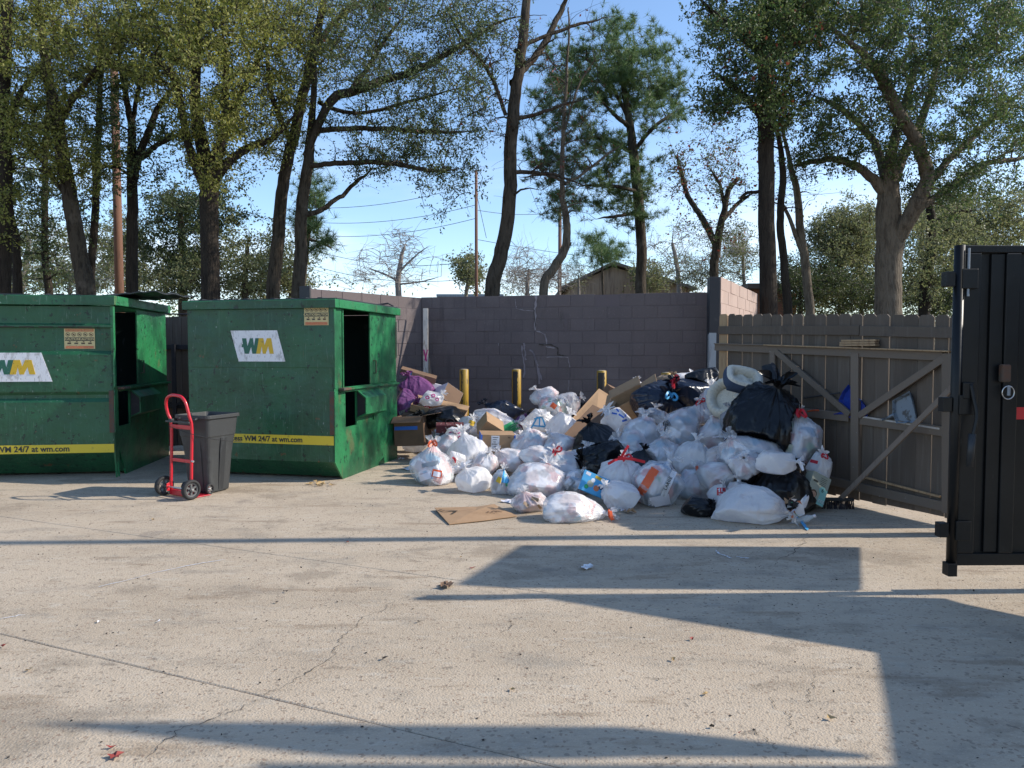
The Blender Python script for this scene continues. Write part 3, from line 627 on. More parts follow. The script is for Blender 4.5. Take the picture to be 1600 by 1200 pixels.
def dumpster(loc, rz, label, W, D, H, bev, op, pocket, profile, rimz, logo_p, stick_p, stripe, lidmode):
    """local: x from -W (left) to 0 (right), y depth away, z up; origin at front right corner"""
    by, bz = bev
    root = empty('dumpster', loc, rz, label, 'dumpster', 'green front load dumpsters')
    # front panel from profile (y, z)
    V = []; n = len(profile); T = .012
    for x in (-W, 0):
        for y, z in profile: V.append((x, y, z))
        for y, z in profile[::-1]: V.append((x, y+T, z))
    m = 2*n
    Fc = [(i, i+1, m+i+1, m+i) for i in range(m-1)]+[(m-1, 0, m, 2*m-1), tuple(range(m))[::-1], tuple(range(m, 2*m))]
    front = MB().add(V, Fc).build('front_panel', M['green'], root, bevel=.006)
    # right side panel
    o0, o1, oz0, oz1 = op
    pk0, pk1, pz0, pz1 = pocket
    Rs = Matrix(((0, -1, 0, 0), (1, 0, 0, 0), (0, 0, 1, 0), (0, 0, 0, 1)))  # x->y, y->-x
    side = panel([(o0, D, oz0, oz1), (pk0, pk0+(pk1-pk0)*.32, pz0, pz1)], D, rimz, cutc=(by, bz), T=.02)
    xf(side, Rs); side.build('side_panel', M['green_lit'], root)
    # sliding door
    MB().box2((-.028, o1, oz0+.002), (-.008, D-.001, oz1)).build('side_door', M['green_lit'], root, bevel=.003)
    d_ = bpy.data.objects[-1] if False else None
    MB().tube([(-.007, o1+.10, oz0+.30), (.03, o1+.10, oz0+.30), (.03, o1+.10, oz0+.14), (-.007, o1+.10, oz0+.14)], .008, 6).build('door_handle', M['rust'], root)
    MB().box2((0.001, .14, oz0-.035), (.045, D, oz0-.012)).box2((0.001, .14, oz0-.06), (.012, D, oz0-.036)).build('door_track', M['green_lit'], root, bevel=.003)
    MB().box2((0.002, .10, oz0-.034), (.075, .30, oz0-.005)).build('bent_track_end', M['rust'], root, bevel=.006)
    MB().box2((0.001, o0-.03, oz0), (.012, o0-.002, oz1)).build('door_jamb', M['green_lit'], root)
    # fork pocket: mouth recess and sleeve
    pm = pk0+(pk1-pk0)*.32
    sl = MB().prism([(pm-.02, pz0+.12), (pm-.02, pz1-.10), (pm+.02, pz1-.02), (pk1-.05, pz1-.02), (pk1, pz1-.14), (pk1, pz0+.16), (pk1-.1, pz0+.13)], 0, .001, .15)
    sl = MB(); 
    prof = [(0.001, pz1), (.125, pz1-.10), (.125, pz0+.13), (0.001, pz0+.08)]
    Vv = [(x, pm, z) for x, z in prof]+[(x, pk1, z) for x, z in prof]
    t = .012; pin = [(0.001, pz1-t*1.5), (.125-t, pz1-.10-t), (.125-t, pz0+.13+t), (0.001, pz0+.08+t)]
    Vv += [(x, pm, z) for x, z in pin]+[(x, pk1, z) for x, z in pin]
    Fc = []
    for i in range(3): Fc += [(i, i+1, 4+i+1, 4+i), (8+i, 12+i, 12+i+1, 8+i+1), (i, 8+i, 8+i+1, i+1), (4+i, 4+i+1, 12+i+1, 12+i)]
    sl.add(Vv, Fc); sl.build('fork_pocket', M['green_lit'], root)
    MB().prism([(0.002, pz1-.02), (.112, pz1-.115), (.112, pz0+.145), (0.002, pz0+.095)], 1, pk1-.02, pk1-.008).build('pocket_end', M['green_in'], root)
    MB().prism([(0.002, pz1-.02), (.112, pz1-.115), (.112, pz0+.145), (0.002, pz0+.095)], 1, pm+.02, pm+.03).build('pocket_shade', M['post_dark'], root)  # added dark plate in place of the shade inside the sleeve
    MB().prism([(pk1-.02, pz0+.17), (pk1-.16, pz0+.13), (pk1-.16, pz0+.02)], 0, .001, .02).build('pocket_gusset', M['green_lit'], root)
    MB().box2((-.22, pk0, pz0), (-.19, pm, pz1)).build('pocket_back', M['green_in'], root)
    # wear plate at corner
    MB().box2((-.055, -.012, pz0-.06), (-.001, -.001, oz0-.04)).build('wear_plate', M['rust'], root, bevel=.003)
    MB().box2((0.001, -.012, pz0-.06), (.012, .07, oz0-.04)).build('wear_plate', M['green_lit'], root, bevel=.003)
    MB().box2((0.0012, -.004, oz0-.005), (.014, .035, rimz)).build('corner_angle', M['green_lit'], root, bevel=.003)
    # other walls and floor
    MB().box2((-W, .03, .25), (-W+.02, D-.02, rimz)).prism([(by, .03), (D-.02, .03), (D-.02, .249), (.03, .249)], 0, -W, -W+.02).build('left_wall', M['green'], root)
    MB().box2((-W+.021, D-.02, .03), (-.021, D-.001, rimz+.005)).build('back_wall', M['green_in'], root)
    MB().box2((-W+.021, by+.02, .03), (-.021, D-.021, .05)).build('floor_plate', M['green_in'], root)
    # added sheet across the inside, stands in for the shade in the opening
    MB().box2((-W*.55, by+.03, .06), (-W*.55+.01, D-.03, rimz+.02)).build('dark_backing', M['green_in'], root)
    # rim
    r = MB()
    r.box2((-W-.035, -.045, rimz), (.045, .055, H)); r.box2((-W-.035, .0551, rimz+.012), (-W+.05, D+.02, H-.004)); r.box2((-.04, .0551, rimz+.001), (.05, D+.03, H-.001))
    r.box2((-W+.0501, D-.06, rimz+.01), (-.0401, D+.015, H-.006)); r.build('rim', M['green_lit'], root, bevel=.006)
    r = MB().box2((-W-.034, -.047, rimz-.0), (.043, -.0455, H-.012)); r.build('rim_face', M['green'], root)
    # lids
    if lidmode == 0:
        for k, (a, b) in enumerate(((-W, -W/2-.01), (-W/2+.01, .02))):
            l_ = MB().box2((a, .06, H+.002), (b, D+.03, H+.018))
            for j in range(4): l_.box2((a+.08+j*.2, .1, H+.0185), (a+.14+j*.2, D-.05, H+.03))
            l_.build('lid', M['black_plastic'], root, bevel=.005)
        MB().tube([(-.55, D-.05, H+.02), (-.12, D+.0, H+.07), (-.05, D+.02, H+.03)], .012, 6).build('lid_rod', M['post_dark'], root)
    else:
        MB().box2((-W, .06, H+.002), (-W/2-.01, D+.03, H+.02)).build('lid', M['black_plastic'], root, bevel=.005)
        # warped second lid sliding off to the back right
        nx, ny = 26, 14; V = []; Fc = []
        for j in range(ny):
            for i in range(nx):
                x = -.95+1.35*i/(nx-1); y = .35+1.45*j/(ny-1)
                z = H+.028+.055*((i/(nx-1))**2)+.007*math.sin(i*1.9)+.012*math.sin(j*.9+i*.35)+.045*(j/(ny-1))+random.uniform(-.003,.003)
                V.append((x, y, z))
        V += [(a, b, c-.014) for a, b, c in V]; K = nx*ny
        for j in range(ny-1):
            for i in range(nx-1):
                q = j*nx+i; Fc += [(q, q+1, q+nx+1, q+nx), (K+q, K+q+nx, K+q+nx+1, K+q+1)]
        for i in range(nx-1): Fc += [(i, K+i, K+i+1, i+1), ((ny-1)*nx+i, (ny-1)*nx+i+1, K+(ny-1)*nx+i+1, K+(ny-1)*nx+i)]
        for j in range(ny-1): Fc += [(j*nx, (j+1)*nx, K+(j+1)*nx, K+j*nx), (j*nx+nx-1, K+j*nx+nx-1, K+(j+1)*nx+nx-1, (j+1)*nx+nx-1)]
        MB().add(V, Fc).build('lid', M['black_plastic'], root, smooth=False)
    # feet
    for x in (-W+.2, -.35):
        for y in (by+.25, D-.3): MB().box((x, y, .014), (.10, .10, .028)).build('foot', M['post_dark'], root)
    # decals
    logo(root, *logo_p)
    sticker(root, *stick_p)
    if lidmode == 0: MB().box2((.002, D-.02, 1.4), (.006, D-.005, 1.9)).build('edge_tape', M['green_lit'], root)
    x0, x1, z0, z1, tx, ts, ty = stripe
    st = MB().box2((x0, -.0032, z0), (x1, -.0012, z1)).build('yellow_stripe', M['yellow'], root)
    text_obj('lettering', 'Access WM 24/7 at wm.com', ts, M['ink'], st, Matrix.Translation((tx, -.0048, (z0+z1)/2))@Matrix.Rotation(math.pi/2, 4, 'X'), align='RIGHT', offset=ts*.022, sx_=.98, spacing=1.0)
    # bits of grime and hinge hardware
    return root
D2 = dumpster((-2.02, 8.39, 0), math.atan2(-.41, 1.83), 'green dumpster with flat front face, black open side hatch, right of the red hand truck',
    1.88, 1.92, 2.085, (.20, .225), (.235, 1.03, 1.075, 1.985), (.285, 1.24, .60, 1.03), [(.20, .03), (0, .225), (0, 1.30), (-.002, 1.31), (0, 1.985)], 1.986,
    (-.955, 1.555, .70, .36, -.0025, .10), (-.21, 1.915, .30, .25, -.0025), (-1.42, -.012, .42, .525, -.40, .088, 0), 0)
D1 = dumpster((-4.67, 8.66, 0), math.atan2(.13, .99), 'green dumpster with creased front face and warped black lid, at the left edge',
    1.88, 1.90, 2.14, (.32, .32), (.05, .80, 1.075, 2.03), (.12, 1.24, .60, 1.03),
    [(.32, .03), (0, .32), (0, .90), (.030, .945), (.030, .985), (0, 1.02), (0, 1.455), (.035, 1.50), (.035, 1.765), (-.004, 1.77), (-.004, 1.80), (.02, 1.815), (.02, 2.02)], 2.031,
    (-1.10, 1.31, .86, .335, -.0025, .11), (-.375, 1.64, .335, .235, .031), (-1.86, -.012, .305, .405, -.50, .094, 0), 1)
# pressed slots of the creased dumpster
s_ = MB()
for k in range(8): s_.box((-.30-.21*k, -.0055, 1.775), (.16, .004, .012))
s_.build('pressed_slot', M['crack'], D1)
# rust scrapings and leaves at the dumpster foot
for k in range(16):
    a = gp(500+random.uniform(-20, 22), 757+random.uniform(-4, 4)); V = [a+Vector((random.uniform(-.05, .05), random.uniform(-.05, .05), random.uniform(.004, .03))) for _ in range(4)]
    tag(MB().add(V, [(0, 1, 2), (0, 2, 3)]).build('dead_leaf', M['tan_leaf'], fixn=False), 'curled brown leaf in the small heap below the right dumpster corner', 'leaf', 'dead leaves heaped at the dumpster corner')

# ================================================================ HAND TRUCK AND BIN
ax = Vector((-3.20, 7.42, 0)); bx = Vector((-3.585, 7.66, 0)); hd = (ax-bx).normalized(); cz = (ax+bx)/2
ht = empty('hand_truck', cz, math.atan2(hd.y, hd.x), 'red tubular hand truck with black wheels standing in front of a grey bin', 'hand truck')
# local x: towards the right wheel, local y: away from camera (towards the bin)
HW = .135; z1 = 1.02
arch = [(-HW-.02, -.02, .06), (-HW-.02, 0.0, .70), (-HW-.045, -.02, .85), (-HW-.05, -.035, .94), (-HW-.02, -.045, 1.01), (-HW+.06, -.05, 1.045), (0.02, -.05, 1.045), (HW-.04, -.045, 1.03), (HW+.01, -.035, .97), (HW+.04, -.02, .84), (HW+.05, 0.0, .72), (HW+.05, -.01, .4), (HW+.05, -.02, .06)]
def smooth_path(P, k=5):
    P = [Vector(p) for p in P]; out_ = []
    for i in range(len(P)-1):
        p0, p1, p2, p3 = P[max(i-1, 0)], P[i], P[i+1], P[min(i+2, len(P)-1)]
        for j in range(k):
            t = j/k; out_.append(.5*((2*p1)+(p2-p0)*t+(2*p0-5*p1+4*p2-p3)*t*t+(3*p1-p0-3*p2+p3)*t**3))
    out_.append(P[-1]); return out_
MB().tube(smooth_path(arch), .0155, 12).build('frame_tube', M['red'], ht, smooth=True)
for z, h_ in ((.70, .04), (.36, .032)): MB().box2((-HW-.02, -.012, z), (HW+.05, .004, z+h_)).build('crossbar', M['red'], ht, bevel=.004)
MB().box2((-HW-.03, .0, .005), (HW+.06, .20, .012)).build('toe_plate', M['red'], ht, bevel=.002)
MB().box2((-HW-.03, -.03, .013), (HW+.06, .0, .07)).build('foot_bracket', M['red'], ht, bevel=.004)
MB().tube([(-.235, -.05, .10), (.235, -.05, .10)], .008, 8).build('axle', M['chrome'], ht)
for sx_ in (-1, 1): MB().prism([(-.07, .06), (-.07, .13), (.0, .16), (.0, .04)], 0, sx_*.155-.004, sx_*.155+.004).build('axle_bracket', M['red'], ht, bevel=.002)
RX = Matrix.Rotation(math.pi/2, 3, 'Y')
for sx_ in (-1, 1):
    wc = Vector((sx_*.225, -.05, .103)); 
    ty = MB().lathe([(.072, -.024), (.092, -.026), (.100, -.016), (.103, 0), (.100, .016), (.092, .026), (.072, .024), (.072, -.024)], 32, wc, RX)
    whl = empty('wheel', (0, 0, 0)); whl.parent = ht
    ty.build('tyre', M['rubber'], whl, smooth=True)
    hb = MB().lathe([(.073, -.014), (.058, -.012), (.056, .0), (.058, .012), (.073, .014), (.073, -.014)], 32, wc, RX)
    hb.lathe([(.0001, -.026), (.022, -.024), (.024, 0), (.022, .024), (.0001, .026)], 16, wc, RX)
    for k in range(6):
        t = math.pi*k/3; hb.box(wc+Vector((0, math.sin(t)*.04, math.cos(t)*.04)), (.020, .019, .050), Matrix.Rotation(-t, 3, 'X'))
    hb.build('rim_hub', M['hub'], whl)
    MB().lathe([(.0001, .0), (.011, .0), (.011, .010), (.0001, .012)], 12, wc+Vector((sx_*.024, 0, 0)), RX if sx_ > 0 else Matrix.Rotation(-math.pi/2, 3, 'Y')).build('axle_nut', M['chrome'], whl)
MB().tube([(HW+.068, -.02, .385), (HW+.095, -.02, .385)], .011, 8).build('bolt', M['chrome'], ht)
MB().box2((-HW-.05, -.05, .895-.13), (HW+.07, -.035, .915-.13)).box2((-HW-.02, -.035, .80), (-HW+.03, .0, .765)).build('bin_hook_rail', M['black_plastic'], ht, bevel=.003)
strap = MB().tube(smooth_path([(-HW-.02, -.03, .72), (0, -.035, .70), (HW+.05, -.02, .665), (HW+.2, .15, .60), (HW+.28, .42, .55)], 6), .0035, 6).build('bungee_cord', M['rubber'], ht)

bn = empty('wheeled_bin', cz+Matrix.Rotation(math.atan2(hd.y, hd.x), 3, 'Z')@Vector((-.045, .35, 0)), math.atan2(hd.y, hd.x)+.18, 'dark grey square wheeled rubbish bin behind the red hand truck', 'bin')
def loft(rings):
    V = []; Fc = []; n = len(rings[0])
    for r in rings: V += r
    for i in range(len(rings)-1):
        for k in range(n): Fc.append((i*n+k, i*n+(k+1) % n, (i+1)*n+(k+1) % n, (i+1)*n+k))
    return V, Fc
def rsq(hx, hy, z, r=.05, n=5, oy=0):
    P = []
    for cx, cy, a0 in ((hx-r, hy-r, 0), (-hx+r, hy-r, 90), (-hx+r, -hy+r, 180), (hx-r, -hy+r, 270)):
        for k in range(n):
            a = math.radians(a0+90*k/(n-1)); P.append((cx+r*math.cos(a), cy+r*math.sin(a)+oy, z))
    return P
BW = .88
V, Fc = loft([rsq(.165, .16, .012, .04), rsq(.17, .165, .03, .04), rsq(.20, .20, .45, .05), rsq(.222, .225, .60, .05), rsq(.228, .23, .605, .05), rsq(.245, .245, .79, .05), rsq(.268, .268, .795, .06), rsq(.268, .268, .83, .06), rsq(.245, .245, .832, .05), rsq(.236, .236, .78, .05), rsq(.16, .155, .05, .04)])
bn.scale = (.88, .92, 1.0)
n = 20; Fc = Fc+[tuple(range(n))[::-1], tuple(range(10*n, 11*n))]
MB().add(V, Fc).build('tub', M['bin'], bn, smooth=False, bevel=.003)
for sx_ in (-1, 1):
    MB().prism([(-.195*1, .60), (-.11, .60), (-.09, .03), (-.15, .03)], 0, 0, .008)
for x in (.06, ):
    MB().add([(x-.03, -.162, .03), (x+.03, -.162, .03), (x+.038, -.212, .58), (x-.038, -.212, .58), (x-.03, -.172, .03), (x+.03, -.172, .03), (x+.038, -.222, .58), (x-.038, -.222, .58)], [(4, 5, 6, 7), (0, 4, 7, 3), (1, 2, 6, 5), (3, 7, 6, 2), (0, 1, 5, 4)]).build('rib', M['bin'], bn, bevel=.002)
MB().add([(.162, -.03, .03), (.162, .05, .03), (.222, .06, .58), (.222, -.03, .58), (.173, -.03, .03), (.173, .05, .03), (.230, .06, .58), (.230, -.03, .58)], [(4, 5, 6, 7), (0, 3, 7, 4), (1, 5, 6, 2), (3, 2, 6, 7), (0, 4, 5, 1)]).build('rib', M['black_plastic'], bn, bevel=.002)
MB().tube([(-.13, -.29, .80), (-.13, -.32, .79), (.13, -.32, .79), (.13, -.29, .80)], .012, 8).build('handle_bar', M['black_plastic'], bn, smooth=True)
MB().box2((-.02, -.285, .832), (.02, -.25, .862)).build('latch_stub', M['black_plastic'], bn, bevel=.004)
for sx_ in (-1, 1):
    wc = Vector((sx_*.185, -.175, .058)); whl = empty('wheel'); whl.parent = bn
    MB().lathe([(.040, -.018), (.053, -.018), (.058, -.01), (.058, .01), (.053, .018), (.040, .018), (.040, -.018)], 24, wc, RX).build('tyre', M['rubber'], whl, smooth=True)
    hb = MB().lathe([(.0001, -.016), (.012, -.015), (.013, .015), (.0001, .016)], 12, wc, RX)
    for k in range(6):
        t = math.pi*k/3; hb.box(wc+Vector((0, math.sin(t)*.025, math.cos(t)*.025)), (.012, .012, .034), Matrix.Rotation(-t, 3, 'X'))
    hb.build('rim_hub', M['chrome'], whl)

# ================================================================ BLACK STEEL CONTAINER DOOR (right)
DY = 4.52
dl = at(1500, 383, DY); dbz = at(1500, 884, DY).z; dtz = dl.z; xL = at(1497, 500, DY).x
door = empty('container_door', (xL, DY, 0), SUN_AZ*.5, 'black ribbed steel container door standing open at the right edge', 'door')
DW = 2.0
sk = MB().box2((.03, .03, dbz+.07), (DW, .04, dtz-.03)).build('door_skin', M['black_steel'], door)
MB().box2((0.03, 0, dtz-.045), (DW, .075, dtz)).build('top_rail', M['black_steel'], door, bevel=.004)
MB().box2((0.03, 0, dbz), (DW, .075, dbz+.075)).build('bottom_rail', M['black_steel'], door, bevel=.004)
for x0, x1 in ((.03, .135), (.29, .38), (.83, .93), (1.38, 1.48)):
    MB().box2((x0, -.002, dbz+.076), (x1, .0295, dtz-.046)).build('vertical_rib', M['black_steel'], door, bevel=.006)
MB().box2((.205, .012, dbz+.08), (.289, .0294, dtz-.05)).build('recess_step', M['black_steel'], door, bevel=.004)
MB().tube([(.005, .01, at(1495, 896, DY).z), (.005, .01, dtz)], .030, 16).build('hinge_post', M['black_steel'], door, smooth=True)
MB().box2((-.035, -.03, dbz-.06), (.02, .04, dbz+.02)).build('post_foot', M['black_steel'], door, bevel=.004)
for v in (436, 632, 828):
    z = at(1490, v, DY).z; MB().box2((-.085, -.012, z-.045), (-.028, .045, z+.045)).build('hinge_tab', M['black_steel'], door, bevel=.004)
    MB().box2((.005, -.03, z-.06), (.10, -.004, z+.06)).build('hinge_strap', M['black_steel'], door, bevel=.004)
zz = at(1512, 440, DY).z
MB().tube([(.045, -.018, zz+.2), (.045, -.018, zz-.09)], .007, 8).build('hinge_pin', M['galv'], door)
# lever handle
p = lambda u, v, dy=0: Vector((at(u, v, DY).x-xL, dy, at(u, v, DY).z))
MB().tube(smooth_path([p(1512, 600, -.03), p(1514, 625, -.05), p(1515, 650, -.07), p(1508, 680, -.075)]), .012, 8).build('latch_lever', M['black_steel'], door, smooth=True)
MB().tube([p(1507, 676, -.075), p(1504, 726, -.07)], .021, 12).build('lever_grip', M['black_plastic'], door, smooth=True)
MB().box((*p(1508, 606).xz.to_3d().xy, 0), (.01, .01, .01)) if False else None
q = p(1509, 610); MB().box((q.x, -.02, q.z), (.07, .03, .10)).build('latch_bracket', M['black_steel'], door, bevel=.005)
q = p(1567, 583); MB().box((q.x, -.022, q.z), (.06, .04, .11)).build('padlock_box', M['rust'], door, bevel=.012)
q = p(1570, 613); n = 28
MB().tube([(q.x+.037*math.cos(2*math.pi*k/n), -.035, q.z+.040*math.sin(2*math.pi*k/n)) for k in range(n+1)], .0035, 8, cap=False).build('pull_ring', M['chrome'], door, smooth=True)
MB().box((q.x, -.04, q.z+.01), (.018, .006, .055)).build('ring_tag', M['galv'], door)
a = p(1575, 637); b = p(1640, 656); MB().box2((a.x, .026, a.z), (b.x, .0292, b.z)).build('red_reflector', M['red_tape'], door)

# unseen added plates, outlined by projecting the ground shadows back along the sun
CX = 4.75
def back(u, v):
    g_ = gp(u, v); k = (CX-g_.x)/math.cos(SUN_AZ); return (g_.y+k*math.sin(SUN_AZ), max(0.0, k*math.tan(SUN_EL)))
def shadow_plate(pl, label, cx=CX):
    P = [back(*q) for q in pl]; y0 = sum(a for a, b in P)/len(P)
    root = empty('shadow_caster', (CX, y0, 0), 0, label, 'container')
    MB().prism([(a-y0, b) for a, b in P], 0, 0, .05).build('plate', M['black_steel'], root, bevel=.004)
    return root
shadow_plate([(812, 852), (1335, 855), (1335, 921), (1325, 924), (1200, 922), (800, 919), (710, 914)], 'unseen raised black plate right of the frame, shaped to cast the far ground shadow')
shadow_plate([(800, 927), (1170, 932), (1300, 931), (1465, 935), (1492, 943), (1600, 966), (2300, 1010), (2300, 1600), (1450, 1600), (1392, 1195), (1380, 1100), (1367, 1020)], 'unseen tall black plate right of the frame, shaped to cast the wide ground shadow')
shadow_plate([(30, 1128), (420, 1128), (560, 1132), (950, 1135), (1100, 1150), (1335, 1178), (1340, 1185), (1000, 1183), (860, 1187), (520, 1183), (435, 1174)], 'unseen narrow black plate reaching high, shaped to cast the near shadow band')
shadow_plate([(400, 1192), (860, 1194), (1388, 1196), (1440, 1600), (300, 1600)], 'unseen black plate near the camera, shaped to shade the nearest concrete')
po = gp(600, 843); 
tag(MB().tube([(CX+.5, po.y+(CX+.5-po.x)*math.tan(SUN_AZ), 0), (CX+.5, po.y+(CX+.5-po.x)*math.tan(SUN_AZ), 7.5)], [.075, .06], 12).build('lamp_post', M['galv'], smooth=True), 'round grey steel lamp post standing right of the container', 'post')
# ================================================================ TREES
def tubes_np(paths, n):
    """paths: list of (P[k,3], R[k]) -> quads"""
    Vs = []; Fs = []; off = 0; ang_ = np.arange(n)*2*math.pi/n; ca, sa = np.cos(ang_), np.sin(ang_)
    for P, R in paths:
        k = len(P); T = np.gradient(P, axis=0); T /= np.linalg.norm(T, axis=1)[:, None]+1e-9
        ref = np.array([0.21, .13, 1.0]) if abs(T[0, 2]) < .9 else np.array([1.0, .2, .1])
        A = np.cross(T, ref); A /= np.linalg.norm(A, axis=1)[:, None]+1e-9; B = np.cross(T, A)
        ring = P[:, None, :]+R[:, None, None]*(A[:, None, :]*ca[None, :, None]+B[:, None, :]*sa[None, :, None])
        Vs.append(ring.reshape(-1, 3)); i = (np.arange(k-1)*n)[:, None]; j = np.arange(n)[None, :]; j2 = (j+1) % n
        q = np.stack([i+j, i+j2, i+n+j2, i+n+j], -1).reshape(-1, 4)+off; Fs.append(q); off += k*n
    return np.concatenate(Vs), np.concatenate(Fs)
def leaves_np(C, L, wr, droop=.0, rg=rng, spread=None):
    n = len(C); d = rg.normal(size=(n, 3)); d[:, 2] -= droop; d /= np.linalg.norm(d, axis=1)[:, None]
    s = rg.normal(size=(n, 3)); s -= d*(s*d).sum(1)[:, None]; s /= np.linalg.norm(s, axis=1)[:, None]
    ln = (L*rg.uniform(.6, 1.25, n))[:, None]; w_ = ln*wr
    nn = np.cross(d, s)*ln*.12
    V = np.stack([C, C+d*ln*.5+s*w_*.5+nn, C+d*ln, C+d*ln*.5-s*w_*.5+nn], 1).reshape(-1, 3)
    Fq = np.arange(n*4).reshape(n, 4); return V, Fq
def needles_np(C, L, w_, per, rg=rng):
    n = len(C)*per; c = np.repeat(C, per, 0); d = rg.normal(size=(n, 3)); d[:, 2] += .5; d /= np.linalg.norm(d, axis=1)[:, None]
    s = np.cross(d, rg.normal(size=(n, 3))); s /= np.linalg.norm(s, axis=1)[:, None]
    ln = (L*rg.uniform(.7, 1.2, n))[:, None]
    V = np.stack([c-s*w_*.5, c+s*w_*.5, c+d*ln], 1).reshape(-1, 3); return V, np.arange(n*3).reshape(n, 3)

def polyline(pts, Y, dY=0.0, first=None):
    """pts (u,v,rpx[,dy]) -> dense positions and radii"""
    P = []; R = []
    for i, p_ in enumerate(pts):
        dy = p_[3] if len(p_) > 3 else 0
        q = at(p_[0], p_[1], Y+dy); P.append(q); R.append(px(p_[2], Y))
    if first is not None: P.insert(0, Vector((P[0].x+(P[0].x-P[1].x)*.15, P[0].y, -.1))); R.insert(0, R[0]*1.25)
    SP = smooth_path(P, 8); out_ = np.array([tuple(q) for q in SP]); t = np.linspace(0, len(R)-1, len(out_)); RR = np.interp(t, np.arange(len(R)), R)
    return out_, RR

def tree(name, label, Y, trunk, limbs, crowns, nat, leafmat, bark, leafL=.07, per=60, crad=.35, wr=.5, droop=.2, needle=False, twig=.006, group=None, leaf2=None, leaf2n=0, bare=False, cat='tree', seed=0, twigs=3, pathj=.06):
    rg = np.random.default_rng(100+seed)
    TP, TR = polyline(trunk, Y, first=True)
    TP[:, :2] += np.cumsum(rg.normal(0, .012, (len(TP), 2)), 0)*.6
    mains = [(TP, TR)]; nodes = [TP[len(TP)//4:]] ; nr = [TR[len(TP)//4:]]
    for l_ in limbs:
        P, R = polyline(l_, Y); R = R*np.clip((1-np.linspace(0,1,len(R)))*3.5, .22, 1); P += np.cumsum(rg.normal(0, .010, P.shape), 0); mains.append((P, R)); nodes.append(P[4:]); nr.append(R[4:])
    N = np.concatenate(nodes); RR = np.concatenate(nr)
    wts = np.array([c[2]*c[3] for c in crowns], float); wts /= wts.sum(); A = []
    for c, w_ in zip(crowns, wts):
        k = max(2, int(round(nat*w_))); dy = c[4]
        q = rg.normal(size=(k, 3)); q /= np.linalg.norm(q, axis=1)[:, None]; q *= (rg.random(k)**.45)[:, None]
        for a in q: 
            v_ = at(c[0]+a[0]*c[2], c[1]+a[1]*c[3], Y+a[2]*dy); A.append(tuple(v_))
    A = np.array(A); d0 = np.array([np.min(np.linalg.norm(N-a, axis=1)) for a in A]); order = np.argsort(d0)
    paths = []; ends = []
    pos = list(map(np.array, N)); rad = list(RR); arr = np.array(pos)
    cnt = len(pos); buf = np.zeros((cnt+len(A)*14, 3)); buf[:cnt] = arr; rb = np.zeros(len(buf)); rb[:cnt] = rad
    for oi in order:
        a = A[oi]; D = buf[:cnt]-a; dist = np.sqrt((D**2).sum(1)); below = np.clip(D[:, 2], 0, None)*.8
        j = int(np.argmin(dist+below+np.clip(.02-rb[:cnt], 0, None)*8)); b = buf[j]; dd = dist[j]; k = int(min(12, max(4, dd/.28)))
        t = np.linspace(0, 1, k)[:, None]; up = np.array([0, 0, 1.0])*dd*.14
        P = b+(a-b)*t+up*np.sin(t*math.pi)+rg.normal(0, pathj*dd/max(k, 1)*1.2, (k, 3))*np.sin(t*math.pi)
        r0 = min(rb[j]*.62, .012+.016*dd**1.1+.004); r0 = max(r0, twig*1.3)
        R = np.linspace(r0, twig*.7, k); paths.append((P, R)); ends.append(P)
        buf[cnt:cnt+k-1] = P[1:]; rb[cnt:cnt+k-1] = R[1:]; cnt += k-1
    # fine twigs
    tw = []; lc = []
    for P in ends:
        for _ in range(twigs):
            s = P[rg.integers(max(0, len(P)-4), len(P))]; d = rg.normal(size=3); d[2] = d[2]*.6+.05; d /= np.linalg.norm(d); ln = crad*rg.uniform(.7, 1.7)
            t = np.linspace(0, 1, 4)[:, None]; Q = s+d*ln*t+rg.normal(0, .035*ln, (4, 3))*t; tw.append((Q, np.linspace(twig*.75, twig*.35, 4))); lc.append(Q)
    root = empty(name, (float(TP[0, 0]), float(TP[0, 1]), 0), 0, label, cat, group); o0 = np.array(root.location)
    V, Q = tubes_np([(p_-o0, r_) for p_, r_ in mains[:1]], 14); np_mesh('trunk', V, Q, M[bark], root)
    for P, R in mains[1:]: 
        V, Q = tubes_np([(P-o0, R)], 10); np_mesh('limb', V, Q, M[bark], root)
    V, Q = tubes_np([(p_-o0, r_) for p_, r_ in paths], 5); o = np_mesh('branches', V, Q, M[bark], root); o['kind'] = 'stuff'
    V, Q = tubes_np([(p_-o0, r_) for p_, r_ in tw], 3); o = np_mesh('twigs', V, Q, M[bark], root); o['kind'] = 'stuff'
    if not bare:
        LC = np.array(lc)  # k,4,3
        if needle:
            idx = rg.integers(0, len(LC), per*len(ends)); tt = rg.integers(1, 4, len(idx)); C = LC[idx, tt]+rg.normal(0, crad*.05, (len(idx), 3))
            V, Q = needles_np(C-o0, leafL, .015, 14, rg); o = np_mesh('needles', V, Q, M[leafmat], root, smooth=False); o['kind'] = 'stuff'
        else:
            nl = per*len(ends); idx = rg.integers(0, len(LC), nl); tt = rg.random(nl)*2.99; i0 = tt.astype(int); f = (tt-i0)[:, None]
            C = LC[idx, i0]*(1-f)+LC[idx, i0+1]*f+rg.normal(0, crad*.15, (nl, 3))
            V, Q = leaves_np(C-o0, leafL, wr, droop, rg); o = np_mesh('foliage', V, Q, M[leafmat], root, smooth=False); o['kind'] = 'stuff'
        if leaf2:
            idx = rg.integers(0, max(1, len(LC)//6), leaf2n)*6 % len(LC); C = LC[idx, rg.integers(1, 4, len(idx))]+rg.normal(0, crad*.3, (len(idx), 3))
            V, Q = leaves_np(C-o0, leafL*1.2, .7, .4, rg); o = np_mesh('red_foliage', V, Q, M[leaf2], root, smooth=False); o['kind'] = 'stuff'
    return root

